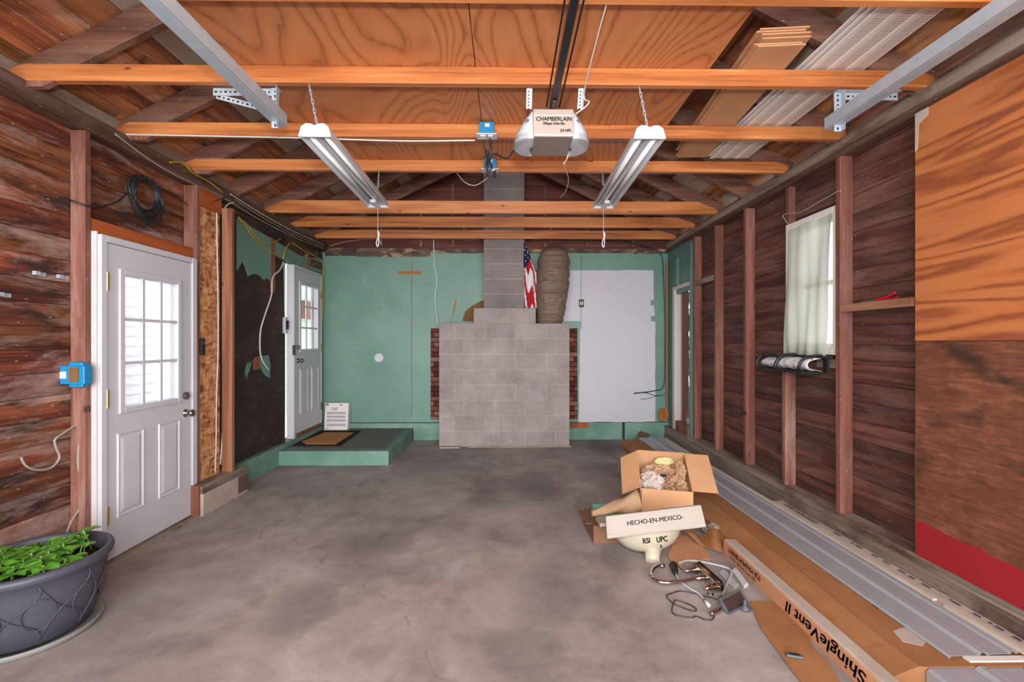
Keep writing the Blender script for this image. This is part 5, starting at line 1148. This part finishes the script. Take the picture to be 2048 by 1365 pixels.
text('HECHO-EN-MEXICO-', .038, M @ Vector((.0, .010, .0016)), xd, ydn, m_ink, sk, sx=.98, off=.0004)
bc = atY(1291, 1075, 3.02); bc = Vector((bc.x-.004, 3.01, .196))
up = Vector((-.08, .10, 1)).normalized(); MB_ = frame(bc, (1, 0, .1), up.cross(Vector((1, 0, .1))))
prof = [(0, -.184), (.07, -.181), (.13, -.164), (.178, -.130), (.208, -.088), (.225, -.035), (.228, .0), (.21, .0), (.18, -.07), (.10, -.118), (0, -.138)]
bowl = MB().lathe(prof, MB_, 48, sx=1.02, sy=.74).build('bowl', m_porc, sk, smooth=True)
MB().box(-.31, .27, -.03, .12, -.004, .022, MB_).build('rim', m_porcb, sk, bevel=.006)
dp = atZ(1305, 1128, .0); d0 = bc-up*.145+Vector((.015, -.05, 0))
MB().tube([d0, d0.lerp(Vector((dp.x, dp.y, .012)), .5), Vector((dp.x, dp.y+.0, .012))], [.075, .046, .041], 20).build('drain_spout', m_porc, sk, smooth=True)
bp = lambda px, py: (lambda d_: O+d_*((2.862)/d_.y))(_ray(px, py))
from mathutils.bvhtree import BVHTree
bvh = BVHTree.FromPolygons([bowl.matrix_world @ v.co for v in bowl.data.vertices] if False else [v.co.copy() for v in bowl.data.vertices], [tuple(p.vertices) for p in bowl.data.polygons])
def stamp(o):
    for v in o.data.vertices:
        d_ = (v.co-O).normalized(); h = bvh.ray_cast(O, d_)
        if h[0] is not None: v.co = h[0]-d_*(.0012 if v.index % 2 else .0018)
for tt, sz, px_, py_, sx_ in (('RSI', .046, 1293, 1083, .8), ('UPC', .048, 1324, 1080, .75), ('B', .026, 1322, 1094, .8)):
    stamp(text(tt, sz, atY(px_, py_, 2.80), (1, 0, .12), (0, 0, 1), m_ink, sk, 'stamped_letters', sx=sx_, off=.0012))

# ---------------------------------------------------------------- faucet group
fa = thing('faucet', 'chrome two handle faucet with curved spout lying on the concrete', 'faucet', atZ(1415, 1155))
MB().tube(spline([atZ(1327, 1132, .03), atZ(1318, 1132, .032), atZ(1308, 1137, .03), atZ(1302, 1147, .03), atZ(1305, 1156, .03), atZ(1318, 1164, .03), atZ(1338, 1166, .03), atZ(1365, 1163, .03), atZ(1394, 1157, .03), atZ(1412, 1155, .03)], 6), .0115, 12).lathe([(.0, 0), (.015, 0), (.015, .022), (.0, .022)], frame(atZ(1328, 1132, .03), (0, 0, 1), (0, 1, 0)), 14).build('spout', m_chrome, fa, smooth=True)
MB().tube([atZ(1392, 1158, .03), atZ(1402, 1156, .03), atZ(1405, 1156, .03), atZ(1414, 1155, .03)], [.014, .018, .014, .02], 14).build('spout_collar', m_chrome, fa, smooth=True)
a, b = atZ(1389, 1132, .03), atZ(1436, 1175, .03); M = frame((a+b)/2, b-a, (0, 0, 1)); L = (b-a).length/2
MB().prism([(math.cos(u)*.026+(L-.02)*(1 if math.cos(u) > 0 else -1), math.sin(u)*.026) for u in [2*PI*i/24 for i in range(24)]], lambda p_, z_: M @ Vector((p_[0], p_[1], z_)), -.022, .016).build('bridge_body', m_chrome, fa, bevel=.006)
MB().prism([(math.cos(u)*.030+(L-.018)*(1 if math.cos(u) > 0 else -1), math.sin(u)*.030) for u in [2*PI*i/24 for i in range(24)]], lambda p_, z_: M @ Vector((p_[0], p_[1], z_)), -.030, -.0225).build('base_gasket', m_black, fa)
for (p_, q_, lv) in (((1436, 1174), (1409, 1178), [(1411, 1179), (1414, 1187), (1422, 1191), (1427, 1188)]), ((1394, 1138), (1370, 1143), [(1370, 1142), (1362, 1136), (1356, 1131)])):
    p3, q3 = atZ(p_[0], p_[1], .03), atZ(q_[0], q_[1], .03); Lh = (q3-p3).length
    MB().lathe([(0, 0), (.024, 0), (.026, Lh*.12), (.02, Lh*.2), (.024, Lh*.3), (.017, Lh*.42), (.02, Lh*.5), (.012, Lh*.75), (.014, Lh*.9), (0, Lh)], frame(p3, (q3-p3).orthogonal(), (q3-p3).cross((q3-p3).orthogonal())) , 18).tube(spline([atZ(u, v, .03) for u, v in lv], 5), .0055, 8).build('handle', m_chrome, fa, smooth=True)
sp = thing('sink_sprayer', 'black and chrome sprayer with grey hose beside the faucet', 'sprayer', atZ(1349, 1137))
a, b = atZ(1346, 1130, .03), atZ(1352, 1150, .022)
MB().tube([a, a.lerp(b, .3), a.lerp(b, .7), b], [.022, .022, .018, .010], 14).build('sprayer_head', m_black, sp, smooth=True); MB().tube([a.lerp(b, -.12), a.lerp(b, .05)], [.018, .026], 14).build('chrome_ring', m_chrome, sp, smooth=True)
MB().tube(spline([b, atZ(1362, 1165, .012), atZ(1380, 1178, .012), atZ(1398, 1188, .012), atZ(1408, 1199, .012)], 6), .006, 8).build('hose', m_silver, sp, smooth=True)
MB().tube([atZ(1409, 1200, .012), atZ(1419, 1214, .012)], .010, 10).build('hose_connector', m_plast, sp, smooth=True)
hs = thing('supply_hose', 'grey flexible hose looping round the faucet to a chrome elbow', 'hose', atZ(1460, 1150))
MB().tube(spline([atZ(1358, 1127, .012), atZ(1375, 1122, .012), atZ(1400, 1124, .014), atZ(1430, 1130, .014), atZ(1455, 1137, .014), atZ(1463, 1146, .014), atZ(1456, 1164, .014), atZ(1448, 1184, .014), atZ(1444, 1198, .016)], 6), .0075, 9).build('hose', m_silver, hs, smooth=True)
MB().tube(spline([atZ(1443, 1196, .018), atZ(1443, 1210, .018), atZ(1440, 1219, .018), atZ(1433, 1224, .018), atZ(1421, 1228, .018)], 5), .013, 12).build('chrome_elbow', m_chrome, hs, smooth=True)
cable([atZ(1430, 1230, .006), atZ(1424, 1240, .006), atZ(1410, 1240, .006), atZ(1392, 1233, .006), atZ(1385, 1236, .006), atZ(1355, 1232, .006), atZ(1344, 1224, .006), atZ(1347, 1207, .006), atZ(1352, 1201, .01), atZ(1368, 1206, .006), atZ(1385, 1213, .006), atZ(1393, 1220, .006), atZ(1386, 1223, .006), atZ(1365, 1216, .006), atZ(1345, 1206, .014), atZ(1333, 1193, .006), atZ(1345, 1187, .006), atZ(1362, 1183, .006), atZ(1390, 1188, .006), atZ(1420, 1196, .006), atZ(1442, 1201, .006)], .003, m_cable_b, 'power_cord', 'thin black cord looped on the floor in front of the faucet', 'cord')
for (ps, lab, h_) in (([(1437, 1147), (1447, 1141), (1478, 1172), (1468, 1181)], 'pale plastic strip nearer the faucet on the floor', .012), ([(1464, 1146), (1472, 1141), (1497, 1174), (1488, 1180)], 'pale plastic strip nearer the narrow carton', .022)):
    P = [atZ(u, v, .002) for u, v in ps]; tag(MB().pxy([(q_.x, q_.y) for q_ in P], .002, h_).build('plastic_strip', m_plast if h_ > .02 else m_silver, bevel=.004), lab, 'plastic strip')
sd = thing('solar_panel', 'small dark solar panel in a grey frame propped beside the chrome elbow', 'solar panel', atZ(1470, 1215))
BL, BR = atZ(1449, 1232, .003), atZ(1491, 1210, .003); TL = atY(1447, 1200, BL.y+.06); TR = atY(1482, 1177, BR.y+.075)
M = frame((BL+BR+TL+TR)/4, BR-BL, TL-BL); wv_ = (BR-BL).length/2; hv_ = (TL-BL).length/2
ringm = MB(); e = .011
ringm.box(-wv_, wv_, -hv_, -hv_+e, -.009, .009, M).box(-wv_, wv_, hv_-e, hv_, -.009, .009, M).box(-wv_, -wv_+e, -hv_+e, hv_-e, -.009, .009, M).box(wv_-e, wv_, -hv_+e, hv_-e, -.009, .009, M)
ringm.build('frame', m_devgrey, sd, bevel=.002); MB().box(-wv_+e, wv_-e, -hv_+e, hv_-e, -.006, .004, M).build('panel_face', m_screen, sd)
bq = atZ(1492, 1222, 0); MB().lathe([(0, .002), (.03, .002), (.03, .012), (.01, .02), (.008, .05), (0, .052)], Matrix.Translation((bq.x, bq.y+.01, 0)), 20).build('mount', m_devgrey, sd, smooth=True)
